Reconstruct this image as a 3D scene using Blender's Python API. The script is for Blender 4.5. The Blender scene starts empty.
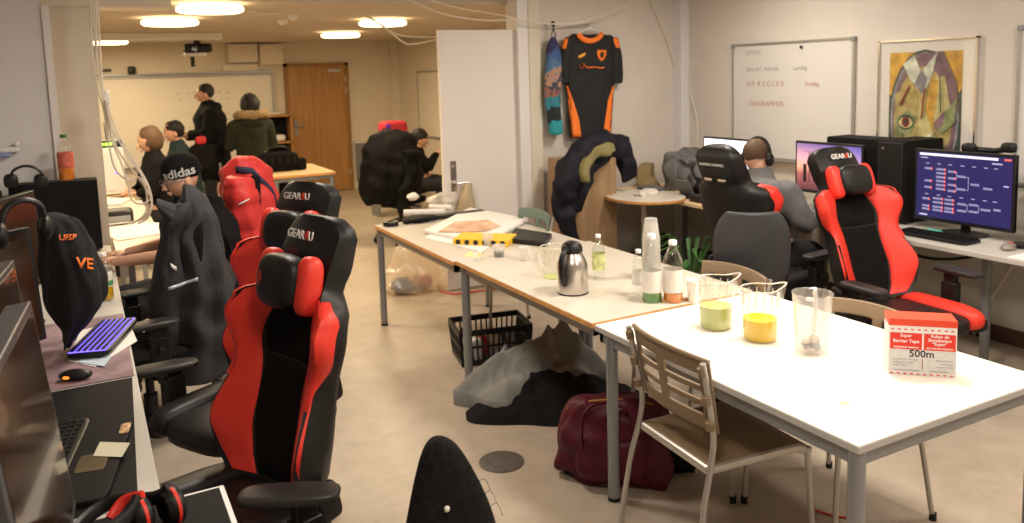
import bpy, bmesh, math, random
from math import sin, cos, pi, radians, sqrt, atan2, exp
from mathutils import Vector, Matrix, noise
random.seed(7)
SC = bpy.context.scene
COL = SC.collection
# ------------------------------------------------------------------ camera
F_PX, PPX, PPY, EYE = 805.0, 512.0, 165.0, 1.77
dY = Vector((78-PPX, -(87-PPY), -F_PX)).normalized()
dX = Vector((2031-PPX, -(28-PPY), -F_PX)); dX = (dX - dY*dX.dot(dY)).normalized()
dZ = dX.cross(dY)
ROT = Matrix((dX, dY, dZ))                     # camera -> world
cam_data = bpy.data.cameras.new('camera'); cam = bpy.data.objects.new('camera', cam_data)
COL.objects.link(cam)
cam_data.sensor_fit = 'HORIZONTAL'; cam_data.sensor_width = 36.0
cam_data.lens = F_PX/1024*36.0
cam_data.shift_y = -(523/2-PPY)/1024
cam_data.clip_start = 0.05
cam.matrix_world = Matrix.Translation((0, 0, EYE)) @ ROT.to_4x4()
cam_data.dof.use_dof = True; cam_data.dof.focus_distance = 2.7; cam_data.dof.aperture_fstop = 3.6
SC.camera = cam
def _ray(px, py): return ROT @ Vector((px-PPX, -(py-PPY), -F_PX))
def A(px, py, z=0.0):
    d = _ray(px, py); return Vector((0, 0, EYE)) + d*((z-EYE)/d.z)
def AY(px, py, y):
    d = _ray(px, py); return Vector((0, 0, EYE)) + d*(y/d.y)
def AX(px, py, x):
    d = _ray(px, py); return Vector((0, 0, EYE)) + d*(x/d.x)
# ------------------------------------------------------------------ view, world, lights
SC.view_settings.view_transform = 'Standard'; SC.view_settings.look = 'None'
SC.view_settings.gamma = 1.0; SC.view_settings.use_curve_mapping = False
SC.view_settings.exposure = 0.22
wd = bpy.data.worlds.new('world'); SC.world = wd; wd.use_nodes = True
wd.node_tree.nodes['Background'].inputs[0].default_value = (1, .9, .8, 1)
wd.node_tree.nodes['Background'].inputs[1].default_value = 0.08
def lamp(loc, power, size, col, spread=pi):
    l = bpy.data.lights.new('ceiling_lamp_light', 'AREA'); l.shape = 'DISK'; l.size = size
    l.energy = power; l.color = col; l.spread = spread
    o = bpy.data.objects.new('ceiling_lamp_light', l); o.location = loc; COL.objects.link(o); return o
WARM = (1.0, .79, .50); NEUT = (1.0, .91, .80)
FAR_Z = 2.35; NEAR_Z = 2.62
FAR_LAMPS = [(.90, 6.33), (.76, 7.75), (.36, 11.2), (2.72, 7.75), (2.92, 9.9), (-1.3, 8.6)]
NEAR_LAMPS = [(2.6, 2.3), (2.6, .3), (.9, 3.9), (3.9, 4.3), (4.0, 1.4), (.6, 1.0)]
NEAR_POWER = [40, 30, 31, 26, 20, 20]
for x, y in FAR_LAMPS: lamp((x, y, FAR_Z-.075), 29, .42, WARM)
for (x, y), pw in zip(NEAR_LAMPS, NEAR_POWER): lamp((x, y, NEAR_Z-.075), pw, .45, NEUT)
# ------------------------------------------------------------------ materials
MATS = {}
def mat(name, col, rough=.5, metal=0., bump=0., bscale=60., var=0., vscale=6., trans=0., ior=1.45, emis=None, estr=0., coat=0., sheen=0., alpha=None, spec=None):
    if name in MATS: return MATS[name]
    m = bpy.data.materials.new(name); m.use_nodes = True; nt = m.node_tree; N = nt.nodes; L = nt.links
    b = N['Principled BSDF']
    b.inputs['Base Color'].default_value = (*col, 1); b.inputs['Roughness'].default_value = rough
    b.inputs['Metallic'].default_value = metal; b.inputs['Transmission Weight'].default_value = trans
    b.inputs['IOR'].default_value = ior; b.inputs['Coat Weight'].default_value = coat
    b.inputs['Sheen Weight'].default_value = sheen
    if spec is not None: b.inputs['Specular IOR Level'].default_value = spec
    if emis: b.inputs['Emission Color'].default_value = (*emis, 1); b.inputs['Emission Strength'].default_value = estr
    tc = N.new('ShaderNodeTexCoord')
    if var > 0:
        n = N.new('ShaderNodeTexNoise'); n.inputs['Scale'].default_value = vscale; n.inputs['Detail'].default_value = 5
        L.new(tc.outputs['Object'], n.inputs['Vector'])
        r = N.new('ShaderNodeValToRGB'); L.new(n.outputs['Fac'], r.inputs['Fac'])
        r.color_ramp.elements[0].position = .3; r.color_ramp.elements[1].position = .7
        r.color_ramp.elements[0].color = (*[c*(1-var) for c in col], 1)
        r.color_ramp.elements[1].color = (*[min(1, c*(1+var)) for c in col], 1)
        L.new(r.outputs['Color'], b.inputs['Base Color'])
    if bump > 0:
        n2 = N.new('ShaderNodeTexNoise'); n2.inputs['Scale'].default_value = bscale; n2.inputs['Detail'].default_value = 3
        L.new(tc.outputs['Object'], n2.inputs['Vector'])
        bp = N.new('ShaderNodeBump'); bp.inputs['Strength'].default_value = bump; bp.inputs['Distance'].default_value = .01
        L.new(n2.outputs['Fac'], bp.inputs['Height']); L.new(bp.outputs['Normal'], b.inputs['Normal'])
    if alpha is not None: b.inputs['Alpha'].default_value = alpha
    MATS[name] = m; return m
def wood(name, c1, c2, scale=1., axis='Z', rough=.45):
    m = bpy.data.materials.new(name); m.use_nodes = True; nt = m.node_tree; N = nt.nodes; L = nt.links
    b = N['Principled BSDF']; b.inputs['Roughness'].default_value = rough
    tc = N.new('ShaderNodeTexCoord'); mp = N.new('ShaderNodeMapping')
    s = {'Z': (22, 22, 1.3), 'X': (1.3, 22, 22), 'Y': (22, 1.3, 22)}[axis]
    mp.inputs['Scale'].default_value = [v*scale for v in s]
    n = N.new('ShaderNodeTexNoise'); n.inputs['Scale'].default_value = 1.; n.inputs['Detail'].default_value = 6; n.inputs['Distortion'].default_value = .5
    r = N.new('ShaderNodeValToRGB'); r.color_ramp.elements[0].color = (*c1, 1); r.color_ramp.elements[1].color = (*c2, 1)
    r.color_ramp.elements[0].position = .3; r.color_ramp.elements[1].position = .7
    L.new(tc.outputs['Object'], mp.inputs['Vector']); L.new(mp.outputs['Vector'], n.inputs['Vector'])
    L.new(n.outputs['Fac'], r.inputs['Fac']); L.new(r.outputs['Color'], b.inputs['Base Color'])
    MATS[name] = m; return m
def clear(name, col=(1, 1, 1), gloss=.12, rough=.06, haze=0.):
    """thin clear plastic or glass: mostly straight-through, fresnel gloss, optional milky haze"""
    m = bpy.data.materials.new(name); m.use_nodes = True; nt = m.node_tree; N = nt.nodes; L = nt.links
    N.remove(N['Principled BSDF']); out = N['Material Output']
    t = N.new('ShaderNodeBsdfTransparent'); t.inputs[0].default_value = (*col, 1)
    g = N.new('ShaderNodeBsdfGlossy'); g.inputs['Roughness'].default_value = rough; g.inputs[0].default_value = (1, 1, 1, 1)
    lw = N.new('ShaderNodeLayerWeight'); lw.inputs['Blend'].default_value = .25
    mr = N.new('ShaderNodeMapRange'); mr.inputs['To Min'].default_value = gloss*.4; mr.inputs['To Max'].default_value = min(1, gloss*4)
    L.new(lw.outputs['Facing'], mr.inputs['Value'])
    mx = N.new('ShaderNodeMixShader'); L.new(mr.outputs[0], mx.inputs[0]); L.new(t.outputs[0], mx.inputs[1]); L.new(g.outputs[0], mx.inputs[2])
    if haze > 0:
        d = N.new('ShaderNodeBsdfTranslucent'); d.inputs[0].default_value = (.95, .93, .9, 1)
        d2 = N.new('ShaderNodeBsdfDiffuse'); d2.inputs[0].default_value = (.95, .93, .9, 1)
        ad = N.new('ShaderNodeMixShader'); L.new(d.outputs[0], ad.inputs[1]); L.new(d2.outputs[0], ad.inputs[2])
        m2 = N.new('ShaderNodeMixShader'); m2.inputs[0].default_value = haze
        L.new(mx.outputs[0], m2.inputs[1]); L.new(ad.outputs[0], m2.inputs[2]); L.new(m2.outputs[0], out.inputs[0])
    else: L.new(mx.outputs[0], out.inputs[0])
    MATS[name] = m; return m
def emi(name, col, s):
    m = bpy.data.materials.new(name); m.use_nodes = True; N = m.node_tree.nodes
    b = N['Principled BSDF']; b.inputs['Base Color'].default_value = (0, 0, 0, 1); b.inputs['Roughness'].default_value = .3
    b.inputs['Emission Color'].default_value = (*col, 1); b.inputs['Emission Strength'].default_value = s
    MATS[name] = m; return m
M = {}
M['wall_near'] = mat('wall_paint_near', (.64, .59, .53), .85, bump=.05, bscale=150, var=.02)
M['wall_left'] = mat('wall_paint_cool', (.70, .69, .69), .8, var=.02)
M['wall_far'] = mat('wall_paint_far', (.74, .66, .54), .85, var=.02)
M['pillar'] = mat('pillar_paint', (.70, .64, .53), .8, var=.02)
M['ceil'] = mat('ceiling_board', (.58, .49, .39), .9, bump=.05, var=.03)
M['white_paint'] = mat('white_door_paint', (.80, .76, .72), .45)
M['trim_w'] = mat('trim_white', (.78, .76, .74), .5)
M['base'] = mat('baseboard_brown', (.07, .035, .02), .5, var=.2)
M['bluegrey'] = mat('grey_lower_wall', (.22, .22, .24), .8)
M['black_leather'] = mat('black_leather', (.012, .011, .011), .42, bump=.12, bscale=220, spec=.35)
M['black_fabric'] = mat('black_fabric', (.008, .007, .007), .9, bump=.3, bscale=300, spec=.12)
M['red_leather'] = mat('red_leather', (.80, .045, .028), .45, bump=.10, bscale=220)
M['red_seam'] = mat('red_mesh', (.55, .02, .015), .6)
M['black_plastic'] = mat('black_plastic', (.011, .010, .010), .42, spec=.4)
M['black_matte'] = mat('black_matte', (.007, .007, .007), .7, spec=.2)
M['arm_pad'] = mat('arm_pad', (.022, .019, .018), .45, bump=.05, bscale=300)
M['grey_metal'] = mat('grey_metal', (.30, .31, .33), .38, metal=.55)
M['chrome'] = mat('chrome', (.75, .74, .72), .16, metal=1)
M['steel'] = mat('brushed_steel', (.62, .58, .54), .27, metal=1, bump=.03, bscale=400)
M['silver'] = mat('silver_tube', (.50, .48, .45), .35, metal=.7)
M['top_white'] = mat('white_laminate', (.90, .85, .76), .38, var=.012, vscale=3)
M['top_cream'] = mat('cream_laminate', (.60, .545, .46), .28, var=.03, vscale=4)
M['edge_wood'] = mat('edge_band', (.62, .30, .09), .5, var=.2, vscale=20)
M['edge_grey'] = mat('edge_grey', (.48, .46, .44), .5)
M['desk_grey'] = mat('desk_laminate', (.52, .50, .46), .45, var=.03)
M['top_birch'] = mat('birch_laminate', (.74, .55, .32), .45, var=.06)
M['chair_ply'] = wood('chair_plastic', (.20, .135, .075), (.25, .17, .10), .6, 'X', .42)
M['chair_ply2'] = mat('chair_back_plastic', (.235, .165, .10), .5)
M['door_wood'] = wood('oak_veneer', (.36, .17, .045), (.46, .235, .07), 1., 'Z', .45)
M['cab_wood'] = wood('beech_veneer', (.27, .16, .08), (.40, .26, .14), .7, 'Z', .5)
M['skin'] = mat('skin', (.62, .34, .23), .5)
M['skin_d'] = mat('skin_tan', (.42, .24, .15), .55)
M['hair_b'] = mat('hair_black', (.01, .008, .007), .6, bump=.5, bscale=120)
M['hair_br'] = mat('hair_brown', (.11, .06, .03), .6, bump=.5, bscale=120)
M['white_pl'] = mat('white_plastic', (.80, .78, .75), .35)
M['cap_w'] = mat('white_cap', (.85, .85, .84), .35)
M['paper'] = mat('paper', (.84, .81, .76), .7)
M['red_print'] = mat('red_print', (.72, .035, .02), .5)
M['ink'] = mat('black_ink', (.02, .02, .02), .6)
M['ink_g'] = mat('grey_ink', (.38, .36, .36), .6)
M['ink_r'] = mat('faint_red_ink', (.5, .25, .25), .6)
M['orange'] = mat('orange_print', (.95, .21, .02), .6)
M['cable_w'] = mat('white_cable', (.72, .66, .56), .45)
M['cable_b'] = mat('dark_cable', (.015, .015, .015), .5)
M['pet'] = clear('clear_pet', (.97, .98, .97), .14)
M['pitch'] = clear('clear_pitcher_plastic', (.97, .96, .93), .14, .08, .015)
M['frost'] = clear('frosted_plastic', (.93, .92, .90), .10, .3, .35)
M['bagpl'] = clear('thin_bag_plastic', (.95, .86, .7), .10, .25, .34)
M['glass'] = clear('clear_glass', (.98, .98, .98), .2, .02)
M['screen_off'] = mat('screen_dark', (.035, .018, .010), .12, coat=.3)
M['bezel'] = mat('grey_bezel', (.085, .085, .085), .35)
# ------------------------------------------------------------------ mesh builder
class MB:
    def __init__(s): s.v = []; s.f = []; s.m = []
    def add(s, vs, fs, mi=0):
        o = len(s.v); s.v += [Vector(p) for p in vs]; s.f += [tuple(o+i for i in f) for f in fs]; s.m += [mi]*len(fs); return s
    def box(s, c, d, R=None, mi=0, rz=0):
        if R is None: R = Matrix.Rotation(rz, 3, 'Z')
        c = Vector(c); x, y, z = [k/2 for k in d]
        vs = [c + R @ Vector(p) for p in [(-x,-y,-z),(x,-y,-z),(x,y,-z),(-x,y,-z),(-x,-y,z),(x,-y,z),(x,y,z),(-x,y,z)]]
        return s.add(vs, [(0,3,2,1),(4,5,6,7),(0,1,5,4),(1,2,6,5),(2,3,7,6),(3,0,4,7)], mi)
    def b2(s, a, b, mi=0):
        return s.box([(a[i]+b[i])/2 for i in range(3)], [abs(b[i]-a[i]) for i in range(3)], mi=mi)
    def loft(s, rings, cap=True, mi=0, closed=True):
        n = len(rings[0]); vs = [p for r in rings for p in r]; fs = []
        for i in range(len(rings)-1):
            for j in range(n if closed else n-1):
                a = i*n+j; b = i*n+(j+1) % n; fs.append((a, b, b+n, a+n))
        if cap: fs.append(tuple(range(n-1, -1, -1))); fs.append(tuple((len(rings)-1)*n+j for j in range(n)))
        return s.add(vs, fs, mi)
    def tube(s, pts, r, n=8, cap=True, mi=0, flat=1.):
        pts = [Vector(p) for p in pts]; k = len(pts); rs = r if isinstance(r, (list, tuple)) else [r]*k
        rings = []; up = None
        for i, p in enumerate(pts):
            t = (pts[min(i+1, k-1)]-pts[max(i-1, 0)]).normalized()
            if up is None: up = Vector((0, 0, 1)) if abs(t.z) < .9 else Vector((1, 0, 0))
            a = t.cross(up).normalized(); u = a.cross(t).normalized(); up = u
            rings.append([p + a*cos(2*pi*j/n)*rs[i] + u*sin(2*pi*j/n)*rs[i]*flat for j in range(n)])
        return s.loft(rings, cap, mi)
    def cyl(s, a, b, r, r2=None, n=16, mi=0): return s.tube([a, b], [r, r if r2 is None else r2], n, True, mi)
    def lathe(s, prof, c=(0, 0, 0), n=24, mi=0, cap=False, R=None):
        c = Vector(c); R = R or Matrix.Identity(3)
        return s.loft([[c + R @ Vector((r*cos(2*pi*j/n), r*sin(2*pi*j/n), z)) for j in range(n)] for r, z in prof], cap, mi)
    def ell(s, c, rad, R=None, nu=16, nv=10, mi=0, fn=None):
        c = Vector(c); R = R or Matrix.Identity(3); rings = []
        for i in range(nv+1):
            th = pi*(i/nv); th = min(max(th, .02), pi-.02); rr = sin(th); z = -cos(th)
            ring = []
            for j in range(nu):
                p = Vector((rr*cos(2*pi*j/nu), rr*sin(2*pi*j/nu), z))
                k = fn(p) if fn else 1.
                ring.append(c + R @ Vector((p.x*rad[0]*k, p.y*rad[1]*k, p.z*rad[2]*k)))
            rings.append(ring)
        return s.loft(rings, True, mi)
    def rbox(s, c, d, r=.02, R=None, mi=0, e=5., nu=24, nv=12):
        """superellipsoid cushion"""
        c = Vector(c); R = R or Matrix.Identity(3); q = 2/e
        def sp(v): return math.copysign(abs(v)**q, v)
        rings = []
        for i in range(nv+1):
            ph = -pi/2 + pi*i/nv; ph = min(max(ph, -pi/2+.03), pi/2-.03)
            rings.append([c + R @ Vector((d[0]/2*sp(cos(ph))*sp(cos(2*pi*j/nu)), d[1]/2*sp(cos(ph))*sp(sin(2*pi*j/nu)), d[2]/2*sp(sin(ph)))) for j in range(nu)])
        return s.loft(rings, True, mi)
    def prism(s, pts, vec, mi=0):
        """planar outline extruded by vec"""
        vec = Vector(vec); n = len(pts); pts = [Vector(p) for p in pts]
        vs = pts + [p+vec for p in pts]
        fs = [tuple(range(n-1, -1, -1)), tuple(range(n, 2*n))] + [(j, (j+1) % n, (j+1) % n+n, j+n) for j in range(n)]
        return s.add(vs, fs, mi)
    def slab(s, fn, nu, nv, th, mi=0):
        """closed sheet: fn(u,v)->(point, normal), thickness th backwards"""
        o = []; i_ = []
        for i in range(nv+1):
            for j in range(nu+1):
                p, nn = fn(j/nu, i/nv); o.append(Vector(p)); i_.append(Vector(p)-Vector(nn)*th)
        k = (nu+1)*(nv+1); w = nu+1; fs = []
        for i in range(nv):
            for j in range(nu):
                a = i*w+j; fs.append((a, a+1, a+w+1, a+w)); fs.append((k+a, k+a+w, k+a+w+1, k+a+1))
        for j in range(nu): fs.append((j, k+j, k+j+1, j+1)); a = nv*w+j; fs.append((a, a+1, k+a+1, k+a))
        for i in range(nv): a = i*w; fs.append((a, a+w, k+a+w, k+a)); a = i*w+nu; fs.append((a, k+a, k+a+w, a+w))
        return s.add(o+i_, fs, mi)
    def build(s, name, mats, parent=None, world=False, smooth=True, bevel=0, sub=0, angle=40, kind=None, label=None, disp=None):
        vs = s.v
        if parent is not None and world:
            inv = root_matrix(parent).inverted(); vs = [inv @ p for p in vs]
        if disp: vs = [disp(p) for p in vs]
        me = bpy.data.meshes.new(name); me.from_pydata([tuple(p) for p in vs], [], s.f)
        if not isinstance(mats, (list, tuple)): mats = [mats]
        for m in mats: me.materials.append(m if not isinstance(m, str) else M[m])
        for p, k in zip(me.polygons, s.m): p.material_index = k
        bm = bmesh.new(); bm.from_mesh(me); bmesh.ops.recalc_face_normals(bm, faces=bm.faces); bm.to_mesh(me); bm.free()
        for p in me.polygons: p.use_smooth = smooth
        if smooth: me.set_sharp_from_angle(angle=radians(angle))
        ob = bpy.data.objects.new(name, me); COL.objects.link(ob)
        if parent is not None: ob.parent = parent
        if bevel:
            b = ob.modifiers.new('bevel', 'BEVEL'); b.width = bevel; b.segments = 2; b.limit_method = 'ANGLE'; b.angle_limit = radians(35)
        if sub:
            q = ob.modifiers.new('sub', 'SUBSURF'); q.levels = sub; q.render_levels = sub
        if kind: ob['kind'] = kind
        if label: ob['label'] = label
        return ob
def root_matrix(o):
    m = o.matrix_basis.copy()
    while o.parent: o = o.parent; m = o.matrix_basis @ m
    return m
def thing(name, label, cat, loc=(0, 0, 0), rz=0, group=None):
    o = bpy.data.objects.new(name, None); COL.objects.link(o); o.empty_display_size = .1
    o.location = loc; o.rotation_euler = (0, 0, rz); o['label'] = label; o['category'] = cat
    if group: o['group'] = group
    return o
def tag(o, label, cat, group=None, kind=None):
    o['label'] = label; o['category'] = cat
    if group: o['group'] = group
    if kind: o['kind'] = kind
    return o
def struct(o): o['kind'] = 'structure'; return o
def copy_tree(o, loc=None, rz=None, label=None, group=None, parent=None):
    c = o.copy(); COL.objects.link(c)
    if parent is not None: c.parent = parent
    if loc is not None: c.location = loc
    if rz is not None: c.rotation_euler = (0, 0, rz)
    if label: c['label'] = label
    if group: c['group'] = group
    for ch in list(o.children): copy_tree(ch, parent=c)
    return c
def text(name, s, size, m, parent, loc, R, align='CENTER', ext=.0006, world=True, sx=1., bold=0):
    cu = bpy.data.curves.new('t', 'FONT'); cu.body = s; cu.size = size; cu.align_x = align; cu.align_y = 'CENTER'; cu.extrude = ext; cu.offset = bold; cu.resolution_u = 3
    to = bpy.data.objects.new('t', cu); COL.objects.link(to)
    dg = bpy.context.evaluated_depsgraph_get(); me = bpy.data.meshes.new_from_object(to.evaluated_get(dg))
    bpy.data.objects.remove(to); me.materials.clear(); me.materials.append(M[m] if isinstance(m, str) else m)
    mx = Matrix.Translation(loc) @ R.to_4x4() @ Matrix.Diagonal((sx, 1, 1, 1))
    if parent is not None and world: mx = root_matrix(parent).inverted() @ mx
    me.transform(mx); me.name = name
    ob = bpy.data.objects.new(name, me); COL.objects.link(ob)
    if parent is not None: ob.parent = parent
    return ob
def basis(x, y):
    x = Vector(x).normalized(); y = Vector(y); y = (y-x*y.dot(x)).normalized(); z = x.cross(y)
    return Matrix((x, y, z)).transposed()
def interp(t, keys):
    """smooth interpolation through (t, value) keys"""
    if t <= keys[0][0]: return keys[0][1]
    for (a, va), (b, vb) in zip(keys, keys[1:]):
        if t <= b:
            k = (t-a)/(b-a); k = k*k*(3-2*k); return va+(vb-va)*k
    return keys[-1][1]
def catm(pts, n=6):
    pts = [Vector(p) for p in pts]; out = []
    for i in range(len(pts)-1):
        p0 = pts[max(i-1, 0)]; p1 = pts[i]; p2 = pts[i+1]; p3 = pts[min(i+2, len(pts)-1)]
        for k in range(n):
            t = k/n
            out.append(.5*((2*p1)+(p2-p0)*t+(2*p0-5*p1+4*p2-p3)*t*t+(3*p1-p0-3*p2+p3)*t**3))
    out.append(pts[-1]); return out
def cable(name, pts, r, m, label, cat='cable', group=None, n=6, sm=6):
    o = MB().tube(catm(pts, sm), r, n).build(name, m); return tag(o, label, cat, group)
def capsule(mb, p0, p1, r0, r1, n=20):
    """tapered limb segment with round ends; radii may be (x, y) pairs for upright trunks"""
    p0, p1 = Vector(p0), Vector(p1); d = (p1-p0); L = d.length; d.normalize(); pair = lambda r: (r, r) if not isinstance(r, (tuple, list)) else tuple(r)
    r0, r1 = pair(r0), pair(r1)
    if abs(d.z) > .6: a = Vector((1, 0, 0)); a = (a-d*a.dot(d)).normalized()
    else: a = Vector((-d.y, d.x, 0)).normalized()
    u = d.cross(a); rings = []
    def ring(c, sx, sy): return [c+a*sx*cos(2*pi*k/n)+u*sy*sin(2*pi*k/n) for k in range(n)]
    for q in (.12, .45, .75, .93): m = (r0[0]+r0[1])/2; rings.append(ring(p0-d*m*sqrt(1-q*q)*.8, r0[0]*q, r0[1]*q))
    for q in (0, .25, .5, .75, 1.): rings.append(ring(p0+d*L*q, r0[0]+(r1[0]-r0[0])*q, r0[1]+(r1[1]-r0[1])*q))
    for q in (.93, .75, .45, .12): m = (r1[0]+r1[1])/2; rings.append(ring(p1+d*m*sqrt(1-q*q)*.8, r1[0]*q, r1[1]*q))
    mb.loft(rings)
def remesh(mb, vox=.011, it=6):
    """fuse overlapping volumes into one continuous smooth surface"""
    ob = mb.build('tmp', MATS['skin']); md = ob.modifiers.new('r', 'REMESH'); md.mode = 'VOXEL'; md.voxel_size = vox
    sm = ob.modifiers.new('s', 'SMOOTH'); sm.factor = .6; sm.iterations = it
    dg = bpy.context.evaluated_depsgraph_get(); m2 = bpy.data.meshes.new_from_object(ob.evaluated_get(dg))
    vs = [v.co.copy() for v in m2.vertices]; fs = [tuple(p.vertices) for p in m2.polygons]
    bpy.data.objects.remove(ob); bpy.data.meshes.remove(m2)
    return vs, fs
def skin(nodes, edges, vox=.012, it=8):
    mb = MB()
    for a, b in edges: capsule(mb, nodes[a][0], nodes[b][0], nodes[a][1], nodes[b][1])
    return remesh(mb, vox, it)
def nz(p, s=1., seed=0.): return noise.noise(Vector(p)*s+Vector((seed, seed*1.7, seed*.3)))
# ================================================================== SETTING
def floor_mat():
    m = bpy.data.materials.new('lino_floor'); m.use_nodes = True; nt = m.node_tree; N = nt.nodes; L = nt.links
    b = N['Principled BSDF']; b.inputs['Roughness'].default_value = .42
    tc = N.new('ShaderNodeTexCoord')
    n1 = N.new('ShaderNodeTexNoise'); n1.inputs['Scale'].default_value = .9; n1.inputs['Detail'].default_value = 6
    n2 = N.new('ShaderNodeTexNoise'); n2.inputs['Scale'].default_value = 7; n2.inputs['Detail'].default_value = 8; n2.inputs['Roughness'].default_value = .7
    r1 = N.new('ShaderNodeValToRGB'); r1.color_ramp.elements[0].position = .3; r1.color_ramp.elements[1].position = .75
    r1.color_ramp.elements[0].color = (.42, .35, .27, 1); r1.color_ramp.elements[1].color = (.49, .415, .33, 1)
    r2 = N.new('ShaderNodeValToRGB'); r2.color_ramp.elements[0].position = .28; r2.color_ramp.elements[1].position = .6
    r2.color_ramp.elements[0].color = (.80, .78, .76, 1); r2.color_ramp.elements[1].color = (1, 1, 1, 1)
    mx = N.new('ShaderNodeMix'); mx.data_type = 'RGBA'; mx.blend_type = 'MULTIPLY'; mx.inputs[0].default_value = 1
    for n in (n1, n2): L.new(tc.outputs['Object'], n.inputs['Vector'])
    L.new(n1.outputs['Fac'], r1.inputs[0]); L.new(n2.outputs['Fac'], r2.inputs[0])
    L.new(r1.outputs[0], mx.inputs[6]); L.new(r2.outputs[0], mx.inputs[7]); L.new(mx.outputs[2], b.inputs['Base Color'])
    return m
def wallbox(name, a, b, m): return struct(MB().b2(a, b).build(name, m, smooth=False))
XL, XR, YN, YP, YB = -1.9, 5.0, -1.6, 6.0, 12.6
wallbox('floor', (XL-2.5, YN-.1, -.1), (XR+.1, YB+.1, 0), floor_mat())
wallbox('wall_right', (XR, YN-.1, 0), (XR+.12, YP+.1, 2.75), 'wall_near')
wallbox('wall_left', (XL-.12, YN-.1, 0), (XL, YP-.05, 2.75), 'wall_left')
wallbox('wall_rear', (XL, YN-.12, 0), (XR, YN, 2.75), 'wall_near')
wallbox('wall_partition_right', (3.30, YP-.05, 0), (XR, YP+.10, 2.62), 'wall_near')
wallbox('wall_partition_left', (XL-2.4, YP-.05, 0), (-.165, YP+.10, 2.62), 'wall_left')
wallbox('wall_far_right', (4.62, YP+.10, 0), (4.74, YB, 2.5), 'wall_far')
wallbox('wall_back', (-4.4, YB, 0), (4.74, YB+.12, 2.5), 'wall_far')
wallbox('wall_far_left', (-4.4, YP+.10, 0), (-4.28, YB, 2.5), 'wall_far')
wallbox('ceiling', (-4.28, YP+.10, FAR_Z), (4.62, YB, FAR_Z+.1), 'ceil')
wallbox('ceiling_near', (XL, YN, NEAR_Z), (XR, YP+.10, NEAR_Z+.1), 'ceil')
wallbox('wall_header', (-.165, YP, FAR_Z+.04), (3.30, YP+.10, NEAR_Z), 'wall_near')
wallbox('trim_beam', (-.165, YP-.02, 2.287), (.60, YP+.30, FAR_Z+.04), 'pillar')
wallbox('wall_pillar', (-.145, YP+.02, 0), (.112, YP+.30, 2.287), 'pillar')
wallbox('trim_1', (-.165, YP-.075, 0), (-.125, YP+.02, 2.287), 'trim_w')
wallbox('trim_2', (3.245, YP-.075, 0), (3.345, YP+.12, 2.62), 'trim_w')
wallbox('trim_3', (3.345, YP-.085, 0), (3.455, YP-.05, 2.62), 'pillar')
# boxed pipe in the corner of the near room
wallbox('trim_4', (4.90, YP-.16, 0), (5.0, YP-.05, 2.62), 'wall_left')
wallbox('trim_5', (4.50, YB-.08, 0), (4.62, YB, 2.35), 'wall_far')
wallbox('baseboard_right', (XR-.018, YN, 0), (XR, YP-.05, .10), 'base')
wallbox('baseboard_partition', (3.455, YP-.065, 0), (4.9, YP-.05, .10), 'base')
wallbox('baseboard_back', (3.75, YB-.015, 0), (4.5, YB, .08), 'pillar')
# wooden door in the far wall
dr = MB().b2((2.84, YB-.05, .01), (3.74, YB-.01, 1.98)).build('door_1', 'door_wood', smooth=False, bevel=.003); struct(dr)
MB().b2((2.79, YB-.06, 0), (2.84, YB, 2.03)).b2((3.74, YB-.06, 0), (3.79, YB, 2.03)).b2((2.79, YB-.06, 1.98), (3.79, YB, 2.03)).build('door_frame', mat('door_frame_wood', (.30, .15, .045), .5), dr, smooth=False)
h = MB(); h.b2((2.90, YB-.062, .93), (2.945, YB-.05, 1.16)); h.cyl((2.92, YB-.05, 1.06), (2.92, YB-.1, 1.06), .009); h.cyl((2.915, YB-.1, 1.06), (3.03, YB-.1, 1.06), .009)
h.build('door_handle', 'grey_metal', dr)
MB().b2((3.45, YB-.10, 1.88), (3.66, YB-.05, 1.93)).build('door_closer', 'silver', dr, bevel=.004)
hg = MB(); [hg.cyl((3.742, YB-.062, z), (3.742, YB-.062, z+.09), .011) for z in (1.55, 1.72, .25)]
hg.build('hinge', 'silver', dr)
# white door leaf standing beside the opening
leaf = MB().b2((2.555, YP-.02, .01), (3.245, YP+.022, 2.135)).build('door_2', 'white_paint', smooth=False, bevel=.003); struct(leaf)
h = MB(); h.b2((2.615, YP-.028, .83), (2.665, YP-.02, 1.08)); h.cyl((2.64, YP-.02, .90), (2.64, YP-.075, .90), .011)
h.tube([(2.64, YP-.075, .90), (2.70, YP-.078, .90), (2.77, YP-.07, .895)], .0105)
h.cyl((2.64, YP-.03, 1.03), (2.64, YP-.042, 1.03), .014); h.build('door_handle', 'steel', leaf)
# round floor plate
c = A(501.5, 462)
o = MB().lathe([(.0, 0), (.098, 0), (.104, .004), (.098, .006), (0, .006)], (c.x, c.y, 0), 40).build('floor_hatch', mat('floor_plate', (.10, .085, .075), .6, var=.2, vscale=30))
tag(o, 'round dark metal cover set into the lino floor', 'floor cover')
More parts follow.
